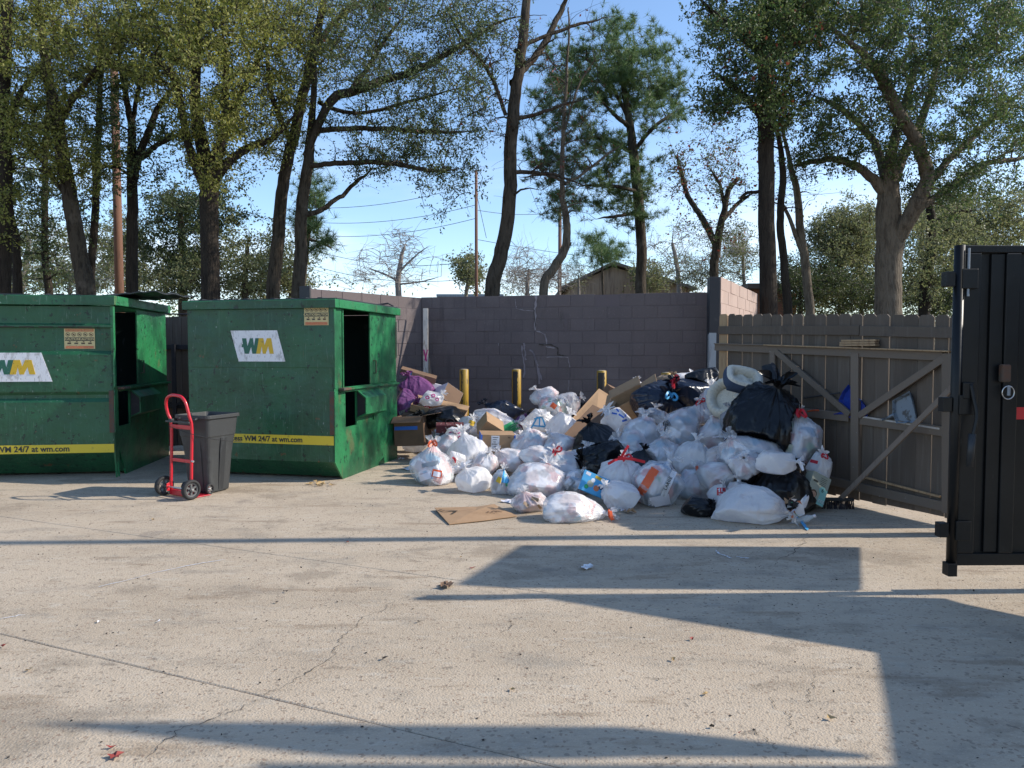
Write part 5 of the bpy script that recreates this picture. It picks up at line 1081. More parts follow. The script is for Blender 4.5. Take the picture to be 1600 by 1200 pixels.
def build_bags():
    C = np.array([b['c'] for b in ALLB]); R = np.array([b['r'] for b in ALLB])
    for bi, b in enumerate(ALLB):
        nphi, nu = 108, 84; sd_ = b['seed']; big = max(b['r']) > .28
        if not big: nphi, nu = 84, 60
        prof = np.array(OPENB if b['open'] else BODY); t = np.linspace(0, 1, len(prof)); 
        # denser sampling near the neck
        u = np.linspace(0, 1, nu)**.92; 
        # cubic-ish interpolation through smoothing
        tf = np.linspace(0, 1, 400); rr = np.interp(tf, t, prof[:, 0]); zz = np.interp(tf, t, prof[:, 1]); ker = np.hanning(27); ker /= ker.sum()
        pad = lambda a: np.convolve(np.pad(a, 13, mode='reflect', reflect_type='odd'), ker, 'valid')
        rr = pad(rr); zz = pad(zz); r_ = np.interp(u, tf, rr); z_ = np.interp(u, tf, zz); r_[0] = 0; z_[0] = zz[0]
        phi = np.arange(nphi)*2*math.pi/nphi; UU, PP = np.meshgrid(u, phi, indexing='ij')
        rad = np.repeat(r_[:, None], nphi, 1); zed = np.repeat(z_[:, None], nphi, 1)
        # gathers towards the neck
        g = np.clip((zed-.45)/.55, 0, 1)**1.5
        ph = np.stack([np.cos(PP)*3.2, np.sin(PP)*3.2, zed*.8], -1); ph2 = np.stack([np.cos(PP)*6.5, np.sin(PP)*6.5, zed*1.3], -1)
        fold = ridged(ph, sd_)*.6+ridged(ph2, sd_+5)*.4
        rad = rad*(1+(fold-.35)*(.055+(.34 if b['kind'] in ('black', 'navy') else .27)*g)); ph3 = np.stack([np.cos(PP)*11, np.sin(PP)*11, zed*1.6], -1); rad = rad*(1+(ridged(ph3, sd_+7)-.3)*.055*np.clip((zed-.3)/.5, 0, 1))
        tailm = np.clip((UU-.86)/.1, 0, 1)
        if not b['open']: rad = rad*(1+tailm*.45*np.sin(PP*7+3*np.sin(PP*2+sd_)))*(1+tailm*(b['tail']-1)); zed = zed+tailm*.05*np.sin(PP*5+sd_)
        X = np.stack([rad*np.cos(PP), rad*np.sin(PP), zed*1.75-.85], -1)
        body = 1-np.clip((zed-.9)/.1, 0, 1)
        Q = X*np.array([1, 1, 1.0])
        lum = vnoise(Q*1.25+sd_, sd_)*.15+vnoise(Q*2.6+sd_, sd_+1)*.085
        cre = (ridged(Q*2.6+vnoise(Q*2, sd_+8)[..., None]*.7, sd_+2)**3*.040+ridged(Q*5.2+vnoise(Q*3, sd_+9)[..., None]*.6, sd_+3)**3*.024+ridged(Q*11+sd_, sd_+4)**2*.008)
        dirn = X/(np.linalg.norm(X, axis=-1, keepdims=True)+1e-6)
        X = X+dirn*((lum*b['lump']+cre*(1.2 if b['kind'] in ('black', 'navy') else 1.0))*body)[..., None]
        rf = np.random.default_rng(sd_+900)
        for _k in range(9 if b['lump'] >= .8 else 5):
            nn_ = rf.normal(size=3); nn_ /= np.linalg.norm(nn_); dd_ = rf.uniform(.60, .88)
            sp_ = X@nn_; X = X-nn_*(np.clip(sp_-dd_, 0, None)*.78*body)[..., None]
        X[..., 0] += .10*np.sin(X[..., 2]*1.6+rf.uniform(0, 6)); X[..., 1] += .10*np.sin(X[..., 2]*1.6+rf.uniform(0, 6))
        # orient
        ax_ = b['neck']; q = Vector((0, 0, 1)).rotation_difference(ax_).to_matrix(); rot = Matrix.Rotation(b['rot'], 3, 'Z')
        Mx = np.array(q@rot); X = X@Mx.T
        nb = int(nu*.90); core = X[:nb].reshape(-1, 3); mn, mx_ = core.min(0), core.max(0)
        X = (X-(mn+mx_)/2)/((mx_-mn)/2)*b['r']
        # slump: flatten the underside
        z = X[..., 2]; H_ = b['r'][2]; qn = (z+H_)/(2*H_); qn = np.where(qn < .22, np.clip(qn, 0, 1)**2/.44, qn-.11); z = (qn/.89)*2*H_-H_; X[..., 2] = z
        # squash against the neighbours
        Wd = X+b['c']; near = [j for j in range(len(ALLB)) if j != bi and np.all(np.abs(C[j]-C[bi]) < (R[j]+R[bi])*1.05)]
        def f(P, j): return np.sqrt((((P-C[j])/(R[j]*.98))**2).sum(-1))
        for _ in range(7):
            fi = f(Wd, bi); push = np.ones_like(fi)
            for j in near:
                fj = f(Wd, j); bad = (fj < np.minimum(fi, 1.0)*1.0) & (fj < 1.0); push = np.where(bad, np.minimum(push, .93), push)
            Wd = b['c']+(Wd-b['c'])*push[..., None]
        if not b['ground']: pass
        Wd[..., 2] = np.maximum(Wd[..., 2], .004+.002*np.abs(np.sin(UU*40)))
        base = Vector((b['c'][0], b['c'][1], max(0.0, b['c'][2]-b['r'][2])))
        root = empty(b['name'], base, 0, b['label'], 'bag', b['group']); o0 = np.array(base)
        V = (Wd-o0).reshape(-1, 3); i = np.arange(nu-1)[:, None]*nphi; j = np.arange(nphi)[None, :]; j2 = (j+1) % nphi
        Fq = np.stack([i+j, i+j2, i+nphi+j2, i+nphi+j], -1).reshape(-1, 4)
        np_mesh('bag_film', V, Fq, M[MATS[b['kind']]], root)
        if b['kind'] in ('thin', 'clear', 'grey'):
            nc = int(nu*.86); cc = Wd[:nc]; cen = b['c']; P = cen+(cc-cen)*.90; k = cc-cen
            bl = vnoise(k*9/1.0+sd_, sd_+21); P = P+(k)*(np.clip(bl, -1, .8)*.11)[..., None]; P[..., 2] = np.maximum(P[..., 2], .012)
            Fi = Fq[:(nc-1)*nphi]; np_mesh('bag_contents', (P-o0).reshape(-1, 3), Fi, M[b['cont'] or ('contents' if b['kind'] == 'clear' else 'contents_pale')], root, smooth=False)
        nk = Wd[int(nu*.80):int(nu*.86)].reshape(-1, 3).mean(0) if not b['open'] else Wd[-3].mean(0)
        if b['tie']:
            nk = Vector(nk)-base; a = ax_.normalized(); s1 = a.cross(Vector((0.1, .9, .3))).normalized(); s2 = a.cross(s1); sc = max(.5, min(1.3, max(b['r'])/.28)); rg_ = random.Random(sd_)
            tm = M[TIES[b['tie']]]; rr0 = .020*sc
            rib = MB().tube([nk+(s1*math.cos(k*math.pi/5)+s2*math.sin(k*math.pi/5))*rr0*1.5 for k in range(11)], .006*sc, 6, cap=False)
            for sg in (-1, 1):
                d1 = (s1*sg*rg_.uniform(.3, 1)+s2*rg_.uniform(-.8, .8)+Vector((0, -.5, rg_.uniform(-.5, .1)))+a*.2).normalized(); l_ = .085*sc*rg_.uniform(.5, 1.3)
                P = smooth_path([nk+Vector((0, -rr0*1.3, 0)), nk+d1*l_*.5+Vector((0, -.02, .03*sc)), nk+d1*l_+Vector((0, -.02, -.01)), nk+d1*l_*.8+Vector((rg_.uniform(-.02,.02), -.03, -.035*sc)), nk+Vector((0, -rr0*1.5, -.01))], 5)
                for e in range(len(P)-1):
                    pa, pb = P[e], P[e+1]; dd = (pb-pa)
                    if dd.length < 1e-4: continue
                    sv = Vector((0, -1, 0)).cross(dd).normalized()*(.010*sc*(1 if b['tie'] != 'black' else .25)+.001); th = Vector((0, -.0015, 0))
                    rib.add([pa-sv, pa+sv, pb+sv, pb-sv, pa-sv+th, pa+sv+th, pb+sv+th, pb-sv+th], [(0, 1, 2, 3), (7, 6, 5, 4), (0, 4, 5, 1), (3, 2, 6, 7)])
            rib.build('drawstring', tm, root, fixn=False)
        b['root'] = root
B = bag
# ---- left rubbish beside the dumpster
B(654, 604, 48, 36, 11.2, 'purple', (-.4, -.2, .9), None, 'purple rubbish bag, the upper of two beside the dumpster')
B(636, 630, 36, 38, 10.7, 'purple', (.6, -.5, .3), None, 'purple rubbish bag, the lower one touching the dumpster edge')
B(676, 622, 34, 20, 10.6, 'white', (.6, -.3, .5), None, 'small white carrier bag with red ring print under the purple bag')
B(668, 646, 22, 22, 10.6, 'white', (0, -.3, .5), 'red', 'small white bag with red tie above the brown boxes by the dumpster')
B(690, 652, 62, 30, 10.3, 'black', (-.7, -.2, .3), None, 'black bag with faint lettering under the long brown tray box')
B(664, 676, 44, 26, None, 'clear', (-.8, -.3, .2), None, 'flat clear bag lying right of the open brown box')
B(734, 663, 30, 26, 10.0, 'white', (.3, -.4, .6), None, 'small white bag with yellow print in front of the leftmost bollard', cont='contents_pale')
B(776, 664, 74, 44, 10.1, 'thin', (.8, -.2, .4), None, 'large thin white bag with a green printed corner behind the brown boxes')
B(786, 640, 58, 26, 10.9, 'navy', (-.6, 0, .5), None, 'black bag against the wall between the two left bollards')
B(820, 658, 30, 18, 10.4, 'purple', (.2, -.4, .6), None, 'small flat purple bag right of the second bollard')
B(674, 723, 70, 72, None, 'clear', (.15, -.1, 1), 'orange', 'big clear bag of cans and paper with orange drawstring, the leftmost on the ground', lump=1.1, cont='contents_pale')
B(712, 722, 26, 30, 8.5, 'white', (.1, -.8, .3), 'red', 'white bag with loose red ribbons left of the box with a paper label')
B(728, 702, 56, 54, 8.75, 'white', (-.3, .1, 1), None, 'sunlit round white bag left of the box with a paper label', lump=.8)
B(712, 680, 36, 26, 9.3, 'white', (.3, -.3, .6), None, 'white bag with magenta print behind the sunlit round bag')
B(696, 742, 28, 26, None, 'clear', (.3, -.8, .2), None, 'small crumpled clear bag at the foot of the leftmost bag')
B(742, 748, 60, 46, None, 'white', (-.5, -.1, 1), None, 'squat opened white bag standing alone on the concrete', openm=False, tail=1.6, lump=.8)
B(784, 750, 34, 46, None, 'thin', (.1, -.3, 1), None, 'white bag showing blue and yellow contents beside the squat white bag', cont='contents')
B(797, 717, 48, 30, 8.6, 'thin', (-.5, -.3, .6), None, 'crumpled thin white bag right of the box with blue tape')
B(843, 657, 46, 32, 9.6, 'white', (.1, -.7, .3), None, 'white bag with a blue triangle print behind the pile middle')
B(878, 664, 44, 40, 9.4, 'white', (.5, -.1, .9), None, 'smooth white bag leaning on the brown cardboard sheet', lump=.7)
B(830, 690, 54, 46, 8.9, 'thin', (-.1, .1, 1), None, 'thin white bag just right of the labelled box')
B(874, 690, 48, 30, 8.8, 'thin', (-.4, -.1, .7), None, 'creased white bag below the brown cardboard sheet')
B(845, 713, 58, 28, 8.4, 'thin', (.8, -.1, .4), None, 'long low thin white bag at the middle of the left slope')
B(877, 726, 64, 50, 8.05, 'thin', (-.3, -.3, 1), 'red', 'white bag with short red tie left of the black bags', lump=.8)
B(842, 750, 96, 62, None, 'thin', (.4, .5, .9), None, 'wide flat-topped white bag in the sunlit front left of the pile', lump=1.1, dep=.42, tail=1.5)
B(828, 782, 60, 42, None, 'thin', (-.4, -.2, .8), None, 'brown-stained white bag at the front, below the wide flat-topped one', cont='contents_red')
B(903, 794, 108, 52, None, 'thin', (1, -.25, .12), 'orange', 'long white bag lying at the front with orange drawstring at its right end', dep=.42)
B(850, 618, 38, 24, 10.35, 'thin', (-.5, 0, .6), None, 'flat white carrier bag, topmost of the group between the middle bollards')
B(866, 636, 42, 32, 10.1, 'clear', (.2, -.6, .5), None, 'translucent grey bag with a reddish patch between the middle bollards')
B(890, 630, 36, 28, 10.3, 'grey', (.6, -.2, .4), None, 'grey translucent bag right of the reddish one before the wall')
B(860, 604+22, 26, 24, 10.8, 'grey', (.1, 0, .8), None, 'pale grey bag at the back of the wall group')
B(848, 643, 40, 18, 10.5, 'black', (.2, 0, .8), None, 'black bag peeping from under the grey wall group')
B(900, 645, 34, 26, 10.4, 'black', (.2, 0, .8), None, 'black bag behind the brown cardboard sheet')
# ---- centre
B(997, 607, 26, 28, 10.0, 'thin', (-.2, -.2, 1), None, 'small thin white bag standing in the open brown carton')
B(1028, 628, 70, 56, 9.35, 'navy', (.15, -.9, .3), 'blue', 'black bag with bright blue drawstring on top of the pile')
B(1075, 613, 70, 38, 9.3, 'navy', (-.5, -.5, .6), 'red', 'black bag with red cords lying right of the blue-tied one')
B(1103, 599, 58, 42, 9.5, 'black', (.7, -.3, .4), None, 'black bag highest at the wall end with an orange tag')
B(1042, 594, 32, 20, 9.9, 'tan', (.2, -.2, .8), None, 'crumpled tan paper bag in front of the rightmost bollard')
B(1068, 588, 26, 16, 9.9, 'white', (.4, -.2, .6), None, 'white scrap bag beside the tan paper bag')
B(965, 657, 44, 40, 8.9, 'white', (-.6, -.5, .6), 'white', 'white carrier bag with blue print and knotted handles', tail=1.6)
B(932, 683, 64, 52, 8.6, 'black', (-.4, 0, .8), None, 'black bag, the upper of two left of centre')
B(938, 721, 68, 56, 8.0, 'black', (-.6, -.3, .3), None, 'black bag, the lower of two left of centre')
B(1008, 674, 66, 52, 8.7, 'thin', (0, .1, 1), None, 'plump pale bag under the blue-tied black bag')
B(1062, 672, 60, 62, 8.35, 'clear', (-.75, -.55, .2), 'black', 'bag with pink and white contents and black knotted cord', lump=.9, cont='contents_pale')
B(1096, 643, 44, 34, 8.9, 'thin', (-.3, -.1, 1), 'red', 'small pinkish bag with red drawstring under the black bags')
B(1116, 674, 50, 54, 8.2, 'thin', (-.2, .2, 1), None, 'smooth white bag left of the huge black bag')
B(985, 698, 48, 46, 8.25, 'thin', (-.7, -.3, .7), None, 'thin white bag just behind the red bow')
B(1028, 706, 66, 52, 8.0, 'thin', (.2, -.3, .9), None, 'creased pinkish-white bag above the orange box bag')
B(1085, 712, 56, 52, 7.75, 'white', (.2, .2, 1), None, 'smooth pointed white bag in the middle of the pile', lump=.6)
B(968, 742, 62, 60, 7.4, 'white', (.1, -.25, 1), 'red', 'white bag tied with a wide red bow', lump=.5, tail=.7)
B(1026, 752, 76, 84, None, 'clear', (.5, .1, 1), None, 'clear bag holding an orange box and a white LARGE label', lump=.8, tail=1.3)
B(1092, 754, 66, 58, None, 'thin', (0, -.35, 1), 'orange', 'round white bag with orange-red tie on top, mid front', lump=.6)
B(968, 775, 58, 46, None, 'white', (-.6, -.3, .6), None, 'white bag slumped behind the orange-tied front bag')
B(902, 752, 40, 34, 7.6, 'clear', (.3, -.5, .4), None, 'clear clamshell bag left of the blue picture box')
B(1096, 793, 60, 34, None, 'black', (.3, -.5, .3), None, 'small black bag on the ground at the front of the pile')
B(1126, 742, 56, 42, 7.2, 'thin', (.4, -.3, .7), None, 'grey-white bag left of the large black one with white tails')
B(1126, 712, 46, 36, 7.6, 'thin', (.1, -.6, .5), None, 'white bag with thin seams, right of the pointed bag')
B(1126, 768, 34, 30, 7.0, 'white', (0, -.4, .8), None, 'small white bag with a red printed square beside the big front bag')
B(1115, 622, 40, 46, 9.0, 'thin', (-.2, 0, 1), None, 'pale bag under the cream pet bed ring')
# ---- right
B(1178, 791, 126, 66, None, 'white', (1, -.25, -.22), None, 'very large white bag lying in front with rubbish spilling from its right end', dep=.50, lump=.7, tail=2.2)
B(1195, 648, 106, 104, 7.35, 'black', (.22, -.55, 1), None, 'huge black bag with ruffled top leaning on the gate', dep=.66, lump=.7, tail=1.4)
B(1248, 683, 60, 82, 7.18, 'clear', (-.2, -.05, 1), 'red', 'tall clear bag of mixed rubbish against the gate', dep=.36)
B(1279, 727, 34, 44, 7.0, 'white', (-.1, -.6, .6), 'red', 'white bag with a red tab, rightmost beside the gate', dep=.26)
B(1222, 762, 102, 72, 6.95, 'black', (.2, .1, .8), None, 'wide black bag behind the very large white bag', dep=.6, lump=.8)
B(1172, 706, 84, 56, 7.2, 'clear', (-.5, -.3, .6), None, 'clear bag of mixed packaging below the huge black bag', cont='contents_pale')
B(1212, 722, 56, 30, 6.75, 'white', (.8, -.4, .1), 'white', 'small white bag with long white tails on the wide black bag')
B(1168, 724, 52, 42, 7.0, 'thin', (-.3, -.6, .4), None, 'thin white bag under the clear packaging bag')
B(650, 694, 40, 28, None, 'white', (-.5, -.3, .6), None, 'creased white bag on the ground in front of the open brown box')
B(700, 690, 40, 32, 9.2, 'thin', (.4, -.1, .9), None, 'thin white bag behind the leftmost big clear bag')
B(757, 722, 40, 34, 8.5, 'thin', (.1, -.4, .9), None, 'white bag at the foot of the labelled cardboard box')
B(800, 690, 34, 26, 9.3, 'white', (.5, -.2, .8), None, 'small white bag wedged right of the labelled cardboard box')
B(1170, 755, 46, 36, 7.1, 'black', (.1, .3, .9), None, 'black bag filling the gap behind the very large white bag')
B(1148, 768, 44, 38, 6.95, 'thin', (.1, .2, 1), None, 'grey-white bag wedged behind the very large white bag')
B(1150, 655, 40, 40, 8.0, 'grey', (-.2, 0, 1), None, 'greenish grey bag half hidden left of the huge black bag')
B(1020, 650, 40, 30, 8.9, 'grey', (.2, .1, .9), None, 'dark grey bag beneath the blue-tied black bag')
B(1000, 720, 44, 40, 7.8, 'black', (.2, .1, .9), None, 'black bag in the gap behind the red-bow bag')
B(908, 716, 50, 40, 8.2, 'thin', (.2, .1, .9), None, 'white bag sunk between the black bags and the left slope')
build_bags()

# ---------------------------------------------------------------- cartons and loose things
def carton(u, v, Y, dims, rot, label, m='card', flaps=(1, 1, 1, 1), fl=.4, name='cardboard_box', closed=False, cat='box', extra=None):
    c = at(u, v, Y); root = empty(name, c, rot=rot, label=label, cat=cat); x, y, z = dims[0]/2, dims[1]/2, dims[2]/2; t = .006
    b = MB()
    b.box2((-x, -y, -z), (x, y, -z+t)); b.box2((-x, -y, -z+t), (-x+t, y, z)); b.box2((x-t, -y, -z+t), (x, y, z)); b.box2((-x+t, -y, -z+t), (x-t, -y+t, z)); b.box2((-x+t, y-t, -z+t), (x-t, y, z))
    if closed: b.box2((-x+t, -y+t, z-t), (x-t, y-t, z-.001))
    b.build('carton', M[m], root)
    if not closed:
        for i, (on, hx, L_, wd) in enumerate(zip(flaps, ((x, 0, 0), (-x, 0, 180), (0, y, 90), (0, -y, -90)), (x, x, y, y), (y, y, x, x))):
            if not on: continue
            o = MB().box2((0, -wd+.003, 0), (L_*on*1.0, wd-.003, .005)).build('flap', M[m], root)
            o.location = (hx[0], hx[1], z+.001); o.rotation_euler = (0, random.uniform(.1, .9)*(1 if i % 2 else -.3)*fl*2, math.radians(hx[2]))
    return root
R_ = math.radians
k = carton(776, 701, 9.15, (.42, .30, .40), (R_(4), R_(2), R_(8)), 'cardboard box with blue edge tape and a white paper label standing in the pile', flaps=(0, 0, 0, 0), closed=True)
MB().box2((-.215, -.155, -.2), (-.211, .1, .2)).box2((-.2109, -.1545, -.2), (-.20, -.1505, .2)).build('blue_tape', M['blue'], k); MB().box2((.19, -.1548, -.2), (.212, -.1505, .2)).build('blue_tape', M['blue'], k)
lb = MB().box2((-.09, -.1535, .03), (.01, -.1505, .19)).build('paper_label', M['sticker_white'], k)
rb_ = MB()
for j in range(5): rb_.box((-.04+random.uniform(-.01, .01), -.1545, .17-.028*j), (.07-.02*(j % 3), .001, .007))
rb_.build('printed_lines', M['ink'], lb)
rb_ = MB(); rb_.box((.13, -.152, .17), (.03, .001, .02)).box((-.15, -.152, -.02), (.03, .001, .03)).box((-.15, -.152, -.10), (.03, .001, .02)); rb_.build('box_marks', M['card_dark'], k)
k = carton(766, 668, 9.5, (.27, .26, .22), (R_(28), R_(32), R_(20)), 'tilted brown cardboard box balanced on the labelled box', closed=True)
MB().box((0, -.1315, -.02), (.08, .001, .05)).build('box_marks', M['card_dark'], k)
k = carton(645, 672, 10.2, (.42, .34, .40), (0, R_(-3), R_(-12)), 'open brown box with blue tape standing right beside the dumpster', m='card_dark', flaps=(1, 0, 1, .8), fl=.9)
MB().box2((-.2, -.1735, .02), (.13, -.171, .07)).build('blue_tape', M['blue'], k)
k = carton(660, 655, 10.6, (.40, .25, .02), (R_(50), R_(25), R_(20)), 'torn tan cardboard flap lit by the sun above the open box', closed=True)
k = carton(698, 621, 11.0, (.30, .32, .26), (R_(-18), R_(34), R_(28)), 'white topped carton tipped on its side left of the first bollard', m='white_card', closed=True)
MB().box2((-.148, -.1625, -.128), (.148, -.1605, .128)).build('brown_face', M['card_dark'], k)
text_obj('lettering', 'FRAGILE', .05, M['ink'], k, Matrix.Translation((0, 0, .1312))@Matrix.Rotation(.3, 4, 'Z')) if False else None
MB().box((0.02, .02, .1305), (.16, .012, .0012)).box((-.03, -.05, .1305), (.10, .01, .0012)).build('box_marks', M['ink'], k)
k = carton(654, 586, 11.5, (.56, .28, .09), (R_(8), R_(16), R_(5)), 'flat brown carton with blue printed end on top of the purple bags', m='card_dark', closed=True)
MB().box2((-.10, -.1425, -.03), (.10, -.1405, .044)).build('print_panel', M['timber'], k); MB().box2((-.16, -.1425, -.03), (-.102, -.1405, .044)).build('print_panel', M['light_blue'], k)
k = carton(686, 642, 10.5, (.78, .26, .10), (R_(12), R_(12), R_(-4)), 'long shallow brown tray carton lying across the black bag', flaps=(0, 0, 1, 0), fl=.6)
MB().box((.12, -.1325, .0), (.05, .001, .045)).build('paper_label', M['sticker_white'], k)
k = carton(645, 648, 10.45, (.34, .20, .14), (R_(25), R_(-20), R_(8)), 'grey woven basket lying on the open brown box', m='mesh_grey', flaps=(0, 0, 0, 0), name='woven_basket', cat='basket')
k = carton(703, 668, 9.75, (.36, .18, .10), (R_(8), 0, R_(4)), 'maroon patterned cloth tote behind the sunlit bags', m='maroon', closed=True, name='tote_bag', cat='bag')
MB().tube(smooth_path([(-.06, -.05, .05), (-.05, -.05, .11), (.0, -.05, .13), (.05, -.05, .11), (.06, -.05, .05)], 4), .006, 6).build('handle', M['blacktie'], k)
c = at(666, 600, 11.6)
k = carton(678, 612, 11.5, (.20, .16, .26), (0, R_(15), R_(8)), 'pale blue plastic tub behind the purple bag', m='white_card', closed=True, name='plastic_tub', cat='tub')
c = at(667, 648, 10.4)
# cardboard sheets at centre
def sheet(pts, Ys, label, m, th=.006, name='cardboard_sheet', fold=None):
    P = [at(a, b, y) for (a, b), y in zip(pts, Ys)]; c = sum(P, Vector())/len(P); root = empty(name, c, 0, label, 'cardboard')
    n = len(P); nr = (P[1]-P[0]).cross(P[2]-P[1]).normalized(); 
    if nr.y > 0: nr = -nr
    V = [p-c for p in P]+[p-c-nr*th for p in P]
    MB().add(V, [tuple(range(n)), tuple(range(n, 2*n))[::-1]]+[(i, n+i, n+(i+1) % n, (i+1) % n) for i in range(n)]).build('board', M[m], root)
    return root, c, nr
sh, c_, n_ = sheet([(888, 660), (936, 607), (966, 626), (930, 668)], (9.4, 9.9, 9.9, 9.4), 'large corrugated brown sheet leaning before the short black bollard', 'card')
sh, c_, n_ = sheet([(882, 678), (926, 632), (952, 645), (912, 692)], (9.0, 9.35, 9.35, 9.0), 'second brown sheet leaning just below the corrugated one', 'card_dark')
sh, c_, n_ = sheet([(893, 706), (912, 690), (930, 706), (916, 720)], (8.6, 8.8, 8.8, 8.6), 'small brown cardboard corner under the black bags', 'card')
k = carton(988, 636, 9.7, (.46, .34, .34), (R_(25), R_(-28), R_(-18)), 'open brown carton tipped up left of the blue-tied black bag', flaps=(1, 1, 1, 0), fl=.5)
k = carton(960, 617, 10.4, (.28, .24, .18), (R_(10), R_(25), R_(10)), 'small dark brown box behind the leaning sheets', m='card_dark', closed=True)
# flat cardboard on the concrete with torn hole
pl = [(679, 798), (700, 796), (745, 794), (772, 793), (808, 808), (760, 815), (702, 821), (690, 809)]
root = empty('flattened_box', gp(742, 806), 0, 'flattened torn cardboard box lying on the concrete in front of the pile', 'cardboard')
P = [gp(*q) for q in pl]; c = root.location.copy(); zt = [.03, .02, .015, .035, .012, .015, .012, .02]
n = 8; V = [(p-c)+Vector((0, 0, z)) for p, z in zip(P, zt)]+[Vector((0, 0, .045))]; V += [v-Vector((0, 0, .006)) for v in V]
MB().add(V, [(i, (i+1) % 8, 8) for i in range(8)]+[(9+(i+1) % 8, 9+i, 17) for i in range(8)]+[(i, 9+i, 9+(i+1) % 8, (i+1) % 8) for i in range(8)]).build('board', M['card'], root)
lt = MB(); 
for j in range(7): lt.box((.12+.035*(j % 4), -.03-.02*(j//4)+.02, .041), (.02, .010, .002))
for j in range(9): lt.box((.17+.011*j, .05, .037), (.005, .03, .002))
lt.build('box_print', M['card_dark'], root)
strip('torn_edge', [Vector((-.34, .10, .033)), Vector((-.26, .03, .036)), Vector((-.16, .035, .036)), Vector((-.19, -.03, .032)), Vector((-.20, -.08, .026))], .030, M['crack'], root, z=.004, jit=.006, steps=5)
# torn sheets, scraps
def scrap(u, v, s, m, label, cat='paper', h=.03, name='paper_scrap'):
    c = gp(u, v); root_v = []
    nx = 5
    V = [(-s/2+s*i/(nx-1)+random.uniform(-.01, .01), -s*.35+s*.7*j/(nx-1)+random.uniform(-.01, .01), random.uniform(.004, h)) for j in range(nx) for i in range(nx)]
    Fc = [(j*nx+i, j*nx+i+1, (j+1)*nx+i+1, (j+1)*nx+i) for j in range(nx-1) for i in range(nx-1)]
    o = MB().add(V, Fc).build(name, M[m], fixn=False); o.location = c; o.rotation_euler.z = random.uniform(0, 3); return tag(o, label, cat)
scrap(795, 785, .14, 'white_card', 'white paper scrap at the foot of the brown-stained bag')
scrap(916, 889, .09, 'sticker_white', 'small crumpled white wrapper alone on the shaded concrete')
scrap(628, 718, .08, 'white_card', 'tiny white scrap near the dumpster back corner')
scrap(644, 733, .22, 'white_card', 'pale paper sheet under the leftmost clear bag')
scrap(698, 917, .10, 'card_dark', 'brown folded scrap at the tip of the shadow')
scrap(1148, 786, .10, 'white_card', 'white scrap beside the very large white bag', h=.05)
scrap(985, 802, .10, 'card', 'yellowish scrap right of the orange-tied bag', h=.05)
scrap(975, 800, .06, 'white_card', 'white crumb next to the yellowish scrap')
# fallen leaves on the concrete
def leaf(u, v, s, m, label, group=None, lobes=5):
    V = [Vector((0, 0, .006))]; n = lobes*2
    for k in range(n):
        a = 2*math.pi*k/n; r = s*.62*(1.0 if k % 2 == 0 else .5)*random.uniform(.7, 1.15); V.append(Vector((r*math.cos(a), r*math.sin(a)*.7, random.uniform(.006, .018))))
    
    o = MB().add(V, [(0, 1+k, 1+(k+1) % n) for k in range(n)]).build('fallen_leaf', M[m], fixn=False); o.location = gp(u, v); o.rotation_euler.z = random.uniform(0, 6); return tag(o, label, 'leaf', group)
leaf(180, 1184, .075, 'red_leaf', 'curled red lobed leaf at the bottom left of the concrete', lobes=5); leaf(176, 1170, .04, 'red_leaf', 'small dark red leaf just beyond the lobed red leaf', lobes=3)
for u, v, s, m in [(5, 1012, .03, 'red_leaf'), (738, 889, .045, 'red_leaf'), (543, 848, .03, 'red_leaf'), (1081, 1001, .035, 'red_leaf'), (1052, 1033, .035, 'tan_leaf'), (1103, 1087, .035, 'tan_leaf'), (1297, 1125, .04, 'tan_leaf'), (800, 1080, .035, 'tan_leaf'), (239, 813, .035, 'tan_leaf'), (45, 1049, .04, 'tan_leaf'),
                   (1155, 1148, .02, 'red_leaf'), (1113, 1138, .022, 'crack'), (655, 973, .03, 'crack'), (432, 943, .03, 'crack'), (448, 926, .03, 'crack'), (600, 1031, .035, 'crack'), (1307, 908, .02, 'crack'), (1521, 925, .025, 'crack'), (882, 1001, .015, 'sticker_white'), (155, 973, .03, 'sticker_white'), (248, 973, .025, 'sticker_white'), (720, 872, .02, 'tan_leaf'), (470, 889, .02, 'crack')]:
    leaf(u, v, s, m, {'red_leaf': 'small dry reddish leaf lying loose on the open concrete', 'tan_leaf': 'small dry tan leaf lying loose on the open concrete', 'crack': 'small dark crumb lying loose on the open concrete', 'sticker_white': 'small pale chip lying loose on the open concrete'}[m], {'red_leaf': 'reddish leaves on the concrete', 'tan_leaf': 'tan leaves on the concrete', 'crack': 'dark crumbs on the concrete', 'sticker_white': 'pale chips on the concrete'}[m], lobes=3)
V = []; c = np.stack([rng.uniform(-5, 5, 1500), rng.uniform(2, 9, 1500), np.full(1500, .004)], 1); V, Q = leaves_np(c, .014, .8, 0); V[:, 2] = np.abs(V[:, 2]-.004)*.5+.002
gv = np_mesh('grit', V, Q, M['dirt'], None, smooth=False); tag(gv, 'scattered grit and crumbs over the concrete', 'grit', kind='stuff')

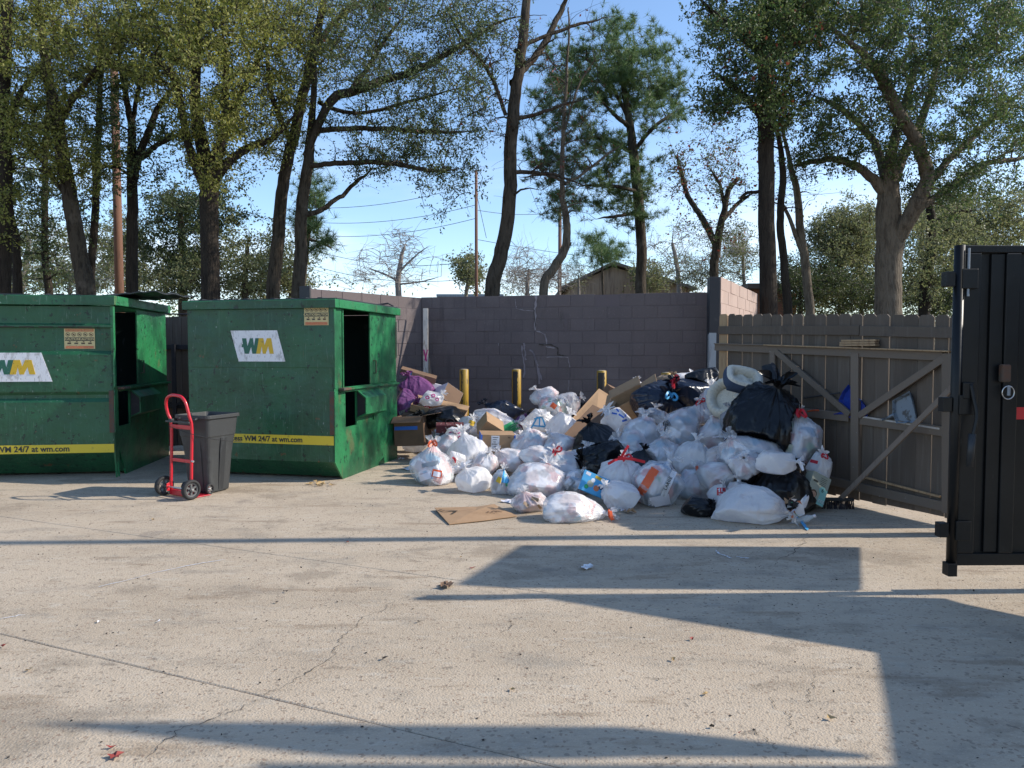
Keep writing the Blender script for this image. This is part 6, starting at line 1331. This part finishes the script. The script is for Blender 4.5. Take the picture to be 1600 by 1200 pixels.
# special bag extras -------------------------------------------------
def findb(s): 
    for b in ALLB:
        if s in b['label']: return b
def patch(b, u, v, w_, h_, m, name='printed_patch', rotz=0, lift=.004, off=0, ring=0):
    """print that hugs the bag film: project a small grid onto the bag from the front"""
    from mathutils.bvhtree import BVHTree
    ob = [o for o in b['root'].children if o.name.startswith('bag_film')][0]
    if 'bvh' not in b: 
        me = ob.data; b['bvh'] = BVHTree.FromPolygons([tuple(v_.co+b['root'].location) for v_ in me.vertices], [tuple(p_.vertices) for p_ in me.polygons])
    nx, ny = 9, 7; V = []; ok = True
    for j in range(ny):
        for i in range(nx):
            a = (i/(nx-1)-.5)*w_; c2 = (j/(ny-1)-.5)*h_; uu = u+a*math.cos(rotz)-c2*math.sin(rotz); vv = v+a*math.sin(rotz)+c2*math.cos(rotz)
            if ring: tt_ = 2*math.pi*i/(nx-1); q_ = 1-(1-ring)*j/(ny-1); uu, vv = u+w_/2*q_*math.cos(tt_), v+h_/2*q_*math.sin(tt_)
            d = ray(uu, vv).normalized(); hit = b['bvh'].ray_cast(Vector((0, 0, CAMH)), d)
            if hit[0] is None: V.append(None)
            else: V.append(hit[0]-d*(lift)-b['root'].location)
    idx = {}; VV = []
    for k_, p_ in enumerate(V):
        if p_ is not None: idx[k_] = len(VV); VV.append(p_)
    Fc = [q for q in ((j*nx+i, j*nx+i+1, (j+1)*nx+i+1, (j+1)*nx+i) for j in range(ny-1) for i in range(nx-1)) if all(a in idx for a in q)]
    if Fc: return MB().add(VV, [tuple(idx[a] for a in q) for q in Fc]).build(name, M[m], b['root'], fixn=False, smooth=True)
b = findb('green printed corner'); patch(b, 798, 668, 26, 16, 'green_print', rotz=-.5)
b = findb('blue triangle'); 
for a in ((835, 660, 2.4, 20, .5), (850, 660, 2.4, 18, -.35), (843, 666, 20, 2.4, .1), (843, 658, 2.2, 14, 0), (841, 653, 14, 2.2, -.25)): patch(b, *a[:4], 'light_blue', rotz=a[4])
b = findb('magenta print')
for a in ((705, 678, 9, 8), (716, 674, 9, 8), (707, 688, 8, 8), (719, 684, 8, 7)): patch(b, *a, 'magenta', ring=.5)
b = findb('red ring print')
for a in ((668, 621, 7, 6), (677, 618, 7, 6), (683, 624, 6, 6)): patch(b, *a, 'magenta', ring=.5)
b = findb('yellow print'); patch(b, 737, 661, 10, 8, 'logo_gold', rotz=.4)
b = findb('blue print and knotted')
for a in ((960, 646, 8, 2.4, .2), (971, 650, 10, 2.6, .6), (976, 657, 8, 3, -.3), (965, 641, 6, 2.4, .9), (978, 648, 2.4, 8, .4)): patch(b, *a[:4], 'blue', rotz=a[4])
b = findb('red printed square'); patch(b, 1127, 768, 14, 12, 'redtie'); 
for a in ((1124, 766, 2, 6), (1128, 766, 2, 6), (1131, 770, 2, 5), (1126, 772, 6, 1.6)): patch(b, *a, 'white_card', lift=.007)
b = findb('orange tag'); patch(b, 1116, 606, 9, 5, 'orange', 'orange_tag')
b = findb('red tab'); patch(b, 1271, 721, 14, 5, 'redtie', 'red_tab', rotz=.25)
b = findb('reddish patch'); patch(b, 865, 634, 9, 8, 'orange', rotz=.6)
b = findb('blue and yellow'); patch(b, 791, 744, 12, 22, 'light_blue', 'blue_can', rotz=.2); patch(b, 780, 750, 8, 9, 'logo_gold', 'yellow_wrapper', rotz=.5); patch(b, 793, 757, 6, 6, 'green_print', 'green_lid')
b = findb('leftmost on the ground'); patch(b, 683, 740, 16, 12, 'orange', 'paper_inside', rotz=.2); patch(b, 664, 745, 18, 10, 'white_card', 'paper_inside', rotz=-.3); patch(b, 672, 725, 26, 6, 'galv', 'tray_inside', rotz=-.2); patch(b, 683, 741, 12, 8, 'white_card', 'paper_inside', rotz=.2, lift=.007)
b = findb('orange box and a white')
patch(b, 1012, 752, 14, 46, 'orange', 'orange_box', rotz=.55); patch(b, 1047, 752, 9, 52, 'sticker_white', 'white_label', rotz=.42, lift=.006)
for i, ch in enumerate('LARGE'):
    uu, vv = 1040+i*1.9*1.0, 764-i*4.3
    c0 = b['bvh'].ray_cast(Vector((0, 0, CAMH)), ray(uu, vv).normalized())
    if c0[0]: text_obj('lettering', ch, .040, M['ink'], b['root'], Matrix.Translation(c0[0]-ray(uu, vv).normalized()*.012-b['root'].location)@Matrix.Rotation(math.pi/2, 4, 'X')@Matrix.Rotation(R_(62), 4, 'Z'), ext=.001, offset=.0012)
patch(b, 1030, 783, 34, 16, 'white_card', 'paper_inside', rotz=-.2); patch(b, 1010, 776, 8, 10, 'galv', 'paper_inside')
b = findb('brown-stained'); 
for a in ((822, 788, 10, 5, .7), (836, 780, 12, 6, .3), (843, 792, 8, 4, .9)): patch(b, *a[:4], 'paper_tan', 'brown_stain', rotz=a[4])
b = findb('pink and white contents'); patch(b, 1056, 690, 16, 10, 'paper_tan', 'paper_inside', rotz=.3) if False else None
b = findb('clear packaging') or findb('mixed packaging'); patch(b, 1160, 690, 16, 10, 'white_card', 'paper_inside', rotz=.5); patch(b, 1166, 692, 3, 12, 'magenta', 'striped_card', rotz=-.3); patch(b, 1172, 693, 3, 12, 'navy', 'striped_card', rotz=-.3)
b = findb('tall clear bag'); patch(b, 1236, 702, 12, 14, 'green_print', 'green_pack', rotz=.2) if False else None; patch(b, 1233, 700, 10, 12, 'sage', 'green_pack', rotz=.2)

# wide red bow on the white bag
b = findb('wide red bow'); c = at(970, 716, 7.12); root = b['root']; rb_ = MB()
for d in ((-20, 9), (38, 6), (12, -20)):
    a = c-root.location; e = at(970+d[0], 716+d[1], 7.1)-root.location; dd = (e-a); sv = Vector((0, -1, 0)).cross(dd).normalized()*.013
    m_ = a.lerp(e, .5)+Vector((0, -.02, .012)); th = Vector((0, .004, 0))
    for p0, p1 in ((a, m_), (m_, e)): rb_.add([p0-sv, p0+sv, p1+sv, p1-sv, p0-sv+th, p0+sv+th, p1+sv+th, p1-sv+th], [(0, 1, 2, 3), (7, 6, 5, 4), (0, 4, 5, 1), (2, 6, 7, 3), (1, 5, 6, 2), (0, 3, 7, 4)])
rb_.box(c-root.location, (.05, .03, .035)); rb_.build('red_bow', M['redtie'], root, bevel=.003)
# spill at the mouth of the very large bag
root = empty('rubbish_spill', gp(1245, 822), 0, 'loose wrappers and shreds spilling from the mouth of the very large white bag', 'rubbish')
for k_ in range(26):
    s = random.uniform(.02, .05); c = at(1238+random.uniform(-7, 9), 800+random.uniform(-22, 14), 6.35+random.uniform(-.1, .1))-root.location; c.z = max(c.z, .015)
    V = [c+Vector((random.uniform(-s, s), random.uniform(-s, s), random.uniform(-s, s)*.8)) for _ in range(4)]
    for v_ in V: v_.z = max(v_.z, .004)
    MB().add(V, [(0, 1, 2), (0, 2, 3)]).build('wrapper', M[random.choice(['white_card', 'orange_ink', 'green_print', 'sticker_white', 'card', 'galv', 'dirt', 'white_card'])], root, fixn=False)
a = gp(1252, 818); 
strip('torn_ribbon', [a+Vector((-.03, .05, .05)), a+Vector((0, 0, .02)), gp(1262, 830)], .035, M['light_blue'], None, z=.006, jit=.004, steps=5); o = bpy.context.scene.objects['torn_ribbon']; tag(o, 'bright blue torn plastic ribbon below the mouth of the very large white bag', 'ribbon')
# clear bottle
root = empty('plastic_bottle', at(1256, 808, 6.35)-Vector((0, 0, .02)), rot=(R_(10), R_(65), R_(-20)), label='crushed clear plastic bottle lying beside the mouth of the very large white bag', cat='bottle')
M['pet'] = mk('bottle_plastic', (0.75, 0.80, 0.82), 0.12, transp=.6, spec=.8, bump=[('n', 30, U, .01)])
MB().lathe([(.0001, -.09), (.028, -.09), (.032, -.08), (.030, -.04), (.026, -.02), (.031, .0), (.030, .04), (.014, .075), (.012, .09)], 18).build('bottle_body', M['pet'], root, smooth=True)
MB().lathe([(.014, .089), (.015, .105), (.0001, .106)], 14).build('bottle_cap', M['white_card'], root, smooth=True)
# blue picture box
k = carton(928, 757, 7.15, (.27, .03, .20), (R_(-18), R_(24), R_(6)), 'bright blue snack box with coloured picture blobs propped between bags', m='light_blue', closed=True, name='snack_box')
for j, (x, z, r, mm) in enumerate([(-.04, -.01, .035, 'sage'), (-.025, .03, .022, 'sticker_white'), (.03, -.03, .03, 'orange_ink'), (-.07, -.05, .022, 'green_print'), (.07, .0, .028, 'navy')]):
    MB().lathe([(.0001, .0), (r, .0), (r*.9, .002), (.0001, .003)], 14, (x, -.0152-.0003*j, z), Matrix.Rotation(math.pi/2, 3, 'X')).build('picture_blob', M[mm], k)
MB().box((.05, -.0158, .070), (.13, .001, .03), (0, .1, 0)).build('picture_band', M['logo_gold'], k)
MB().box((-.09, -.0158, .075), (.05, .001, .03), (0, .1, 0)).build('picture_band', M['white_card'], k)
# diaper box
k = carton(1273, 764, 6.85, (.20, .10, .28), (R_(-12), R_(27), R_(10)), 'pale green carton with a baby face and number 6 leaning by the gate', m='sage', closed=True, name='printed_carton')
MB().prism([(.02, -.139), (.099, -.139), (.099, .02), (.05, .01), (.03, -.05)], 1, -.0525, -.0505).build('teal_panel', M['teal'], k)
Rf = Matrix.Rotation(math.pi/2, 3, 'X'); disc = lambda x, z, r, y: MB().lathe([(.0001, .0), (r, .0), (r, .001), (.0001, .0012)], 20, (x, y, z), Rf)
disc(.045, -.0, .036, -.0528).build('number_disc', M['teal'], k)
text_obj('lettering', '6', .05, M['ink'], k, Matrix.Translation((.045, -.056, .0))@Matrix.Rotation(math.pi/2, 4, 'X'))
disc(-.035, -.06, .038, -.0512).build('face_hair', M['hair'], k); disc(-.035, -.068, .030, -.053).build('face_print', M['skin'], k)
fe = MB()
for x in (-.046, -.024): fe.box((x, -.0552, -.062), (.006, .001, .004))
fe.box((-.035, -.0552, -.082), (.012, .001, .003)).box((-.035, -.0552, -.072), (.004, .001, .004)); fe.build('face_features', M['hair'], k)
MB().box((-.05, -.0515, .06), (.05, .003, .016), (0, 0, 0)).build('hand_slot', M['ink'], k)
lt = MB()
for j in range(5): lt.box((.03, -.051, .11-.016*j), (.07-.012*(j % 2), .001, .004))
lt.build('printed_lines', M['ink'], k)
text_obj('lettering', 'ZZZ', .035, M['white_card'], k, Matrix.Translation((.06, -.056, -.10))@Matrix.Rotation(math.pi/2, 4, 'X'))
# orange strap on the rail
a = gi@ong(1262, 643, off=.08); b_ = gi@ong(1279, 641, off=.08)
tag(MB().tube([a, a.lerp(b_, .5)+Vector((0, 0, .006)), b_], .009, 6).build('orange_strap', M['orange']), 'short orange plastic strap above the tall clear bag by the gate', 'strap')

# pet beds
def bolster(rx, rz, rt, squ, m1, m2, root, name, nU=64, nV=16, amp=.0, split=None):
    V = []; 
    for i in range(nU):
        t = 2*math.pi*i/nU; c_, s_ = math.cos(t), math.sin(t); e = squ; cx = math.copysign(abs(c_)**e, c_)*rx; cz_ = math.copysign(abs(s_)**e, s_)*rz
        rd = Vector((cx, cz_, 0)).normalized()
        for j in range(nV):
            p_ = 2*math.pi*j/nV; r = rt*(1+amp*math.sin(t*22)+.04*math.sin(t*5+p_)); V.append(Vector((cx, cz_, 0))+rd*math.cos(p_)*r+Vector((0, 0, math.sin(p_)*r*1.55)))
    Fc = [(i*nV+j, ((i+1) % nU)*nV+j, ((i+1) % nU)*nV+(j+1) % nV, i*nV+(j+1) % nV) for i in range(nU) for j in range(nV)]
    if split:
        top = [f for f in Fc if (f[0] % nV) in split]; bot = [f for f in Fc if (f[0] % nV) not in split]
        def sub(fs):
            ids = sorted(set(a for f in fs for a in f)); mp_ = {a: i for i, a in enumerate(ids)}; return [V[a] for a in ids], [tuple(mp_[a] for a in f) for f in fs]
        a, b_ = sub(top); MB().add(a, b_).build(name, M[m1], root, smooth=True, fixn=False); a, b_ = sub(bot); MB().add(a, b_).build('outer_side', M[m2], root, smooth=True, fixn=False)
    else: MB().add(V, Fc).build(name, M[m1], root, smooth=True)
c = at(1133, 622, 8.2)
root = empty('pet_bed', c, rot=(R_(62), R_(-14), R_(-38)), label='round cream fleece pet bed ring leaning behind the navy-sided bed', cat='pet bed')
bolster(.165, .19, .052, 1, 'fleece', 'fleece', root, 'bolster', amp=.09); MB().lathe([(.0001, -.02), (.12, -.02), (.15, -.03), (.0001, -.05)], 30).build('cushion', M['fleece'], root, smooth=True)
c = at(1161, 594, 7.65)
root = empty('pet_bed', c, rot=(R_(40), R_(14), R_(-4)), label='square pet bed with cream fleece inside and navy sides on top of the pile', cat='pet bed')
bolster(.155, .12, .050, .55, 'fleece', 'navy', root, 'bolster', split=(2, 3, 4, 5, 6, 7, 8, 9, 10)); 
bolster(.0, .0, .0, 1, 'fleece', 'navy', root, 'core') if False else None
V = []; nn = 16
for j in range(nn):
    for i in range(nn):
        a, b_ = i/(nn-1)*2-1, j/(nn-1)*2-1; V.append((a*.15, b_*.115, -.02+.035*(1-a*a)*(1-b_*b_)+.012*math.sin(a*7+b_*4)))
MB().add(V, [(j*nn+i, j*nn+i+1, (j+1)*nn+i+1, (j+1)*nn+i) for j in range(nn-1) for i in range(nn-1)]).build('cushion', M['fleece'], root, smooth=True, fixn=False)
MB().prism([(-.15, -.12), (.15, -.12), (.15, .12), (-.15, .12)], 2, -.09, -.05).build('underside', M['navy'], root, bevel=.01)
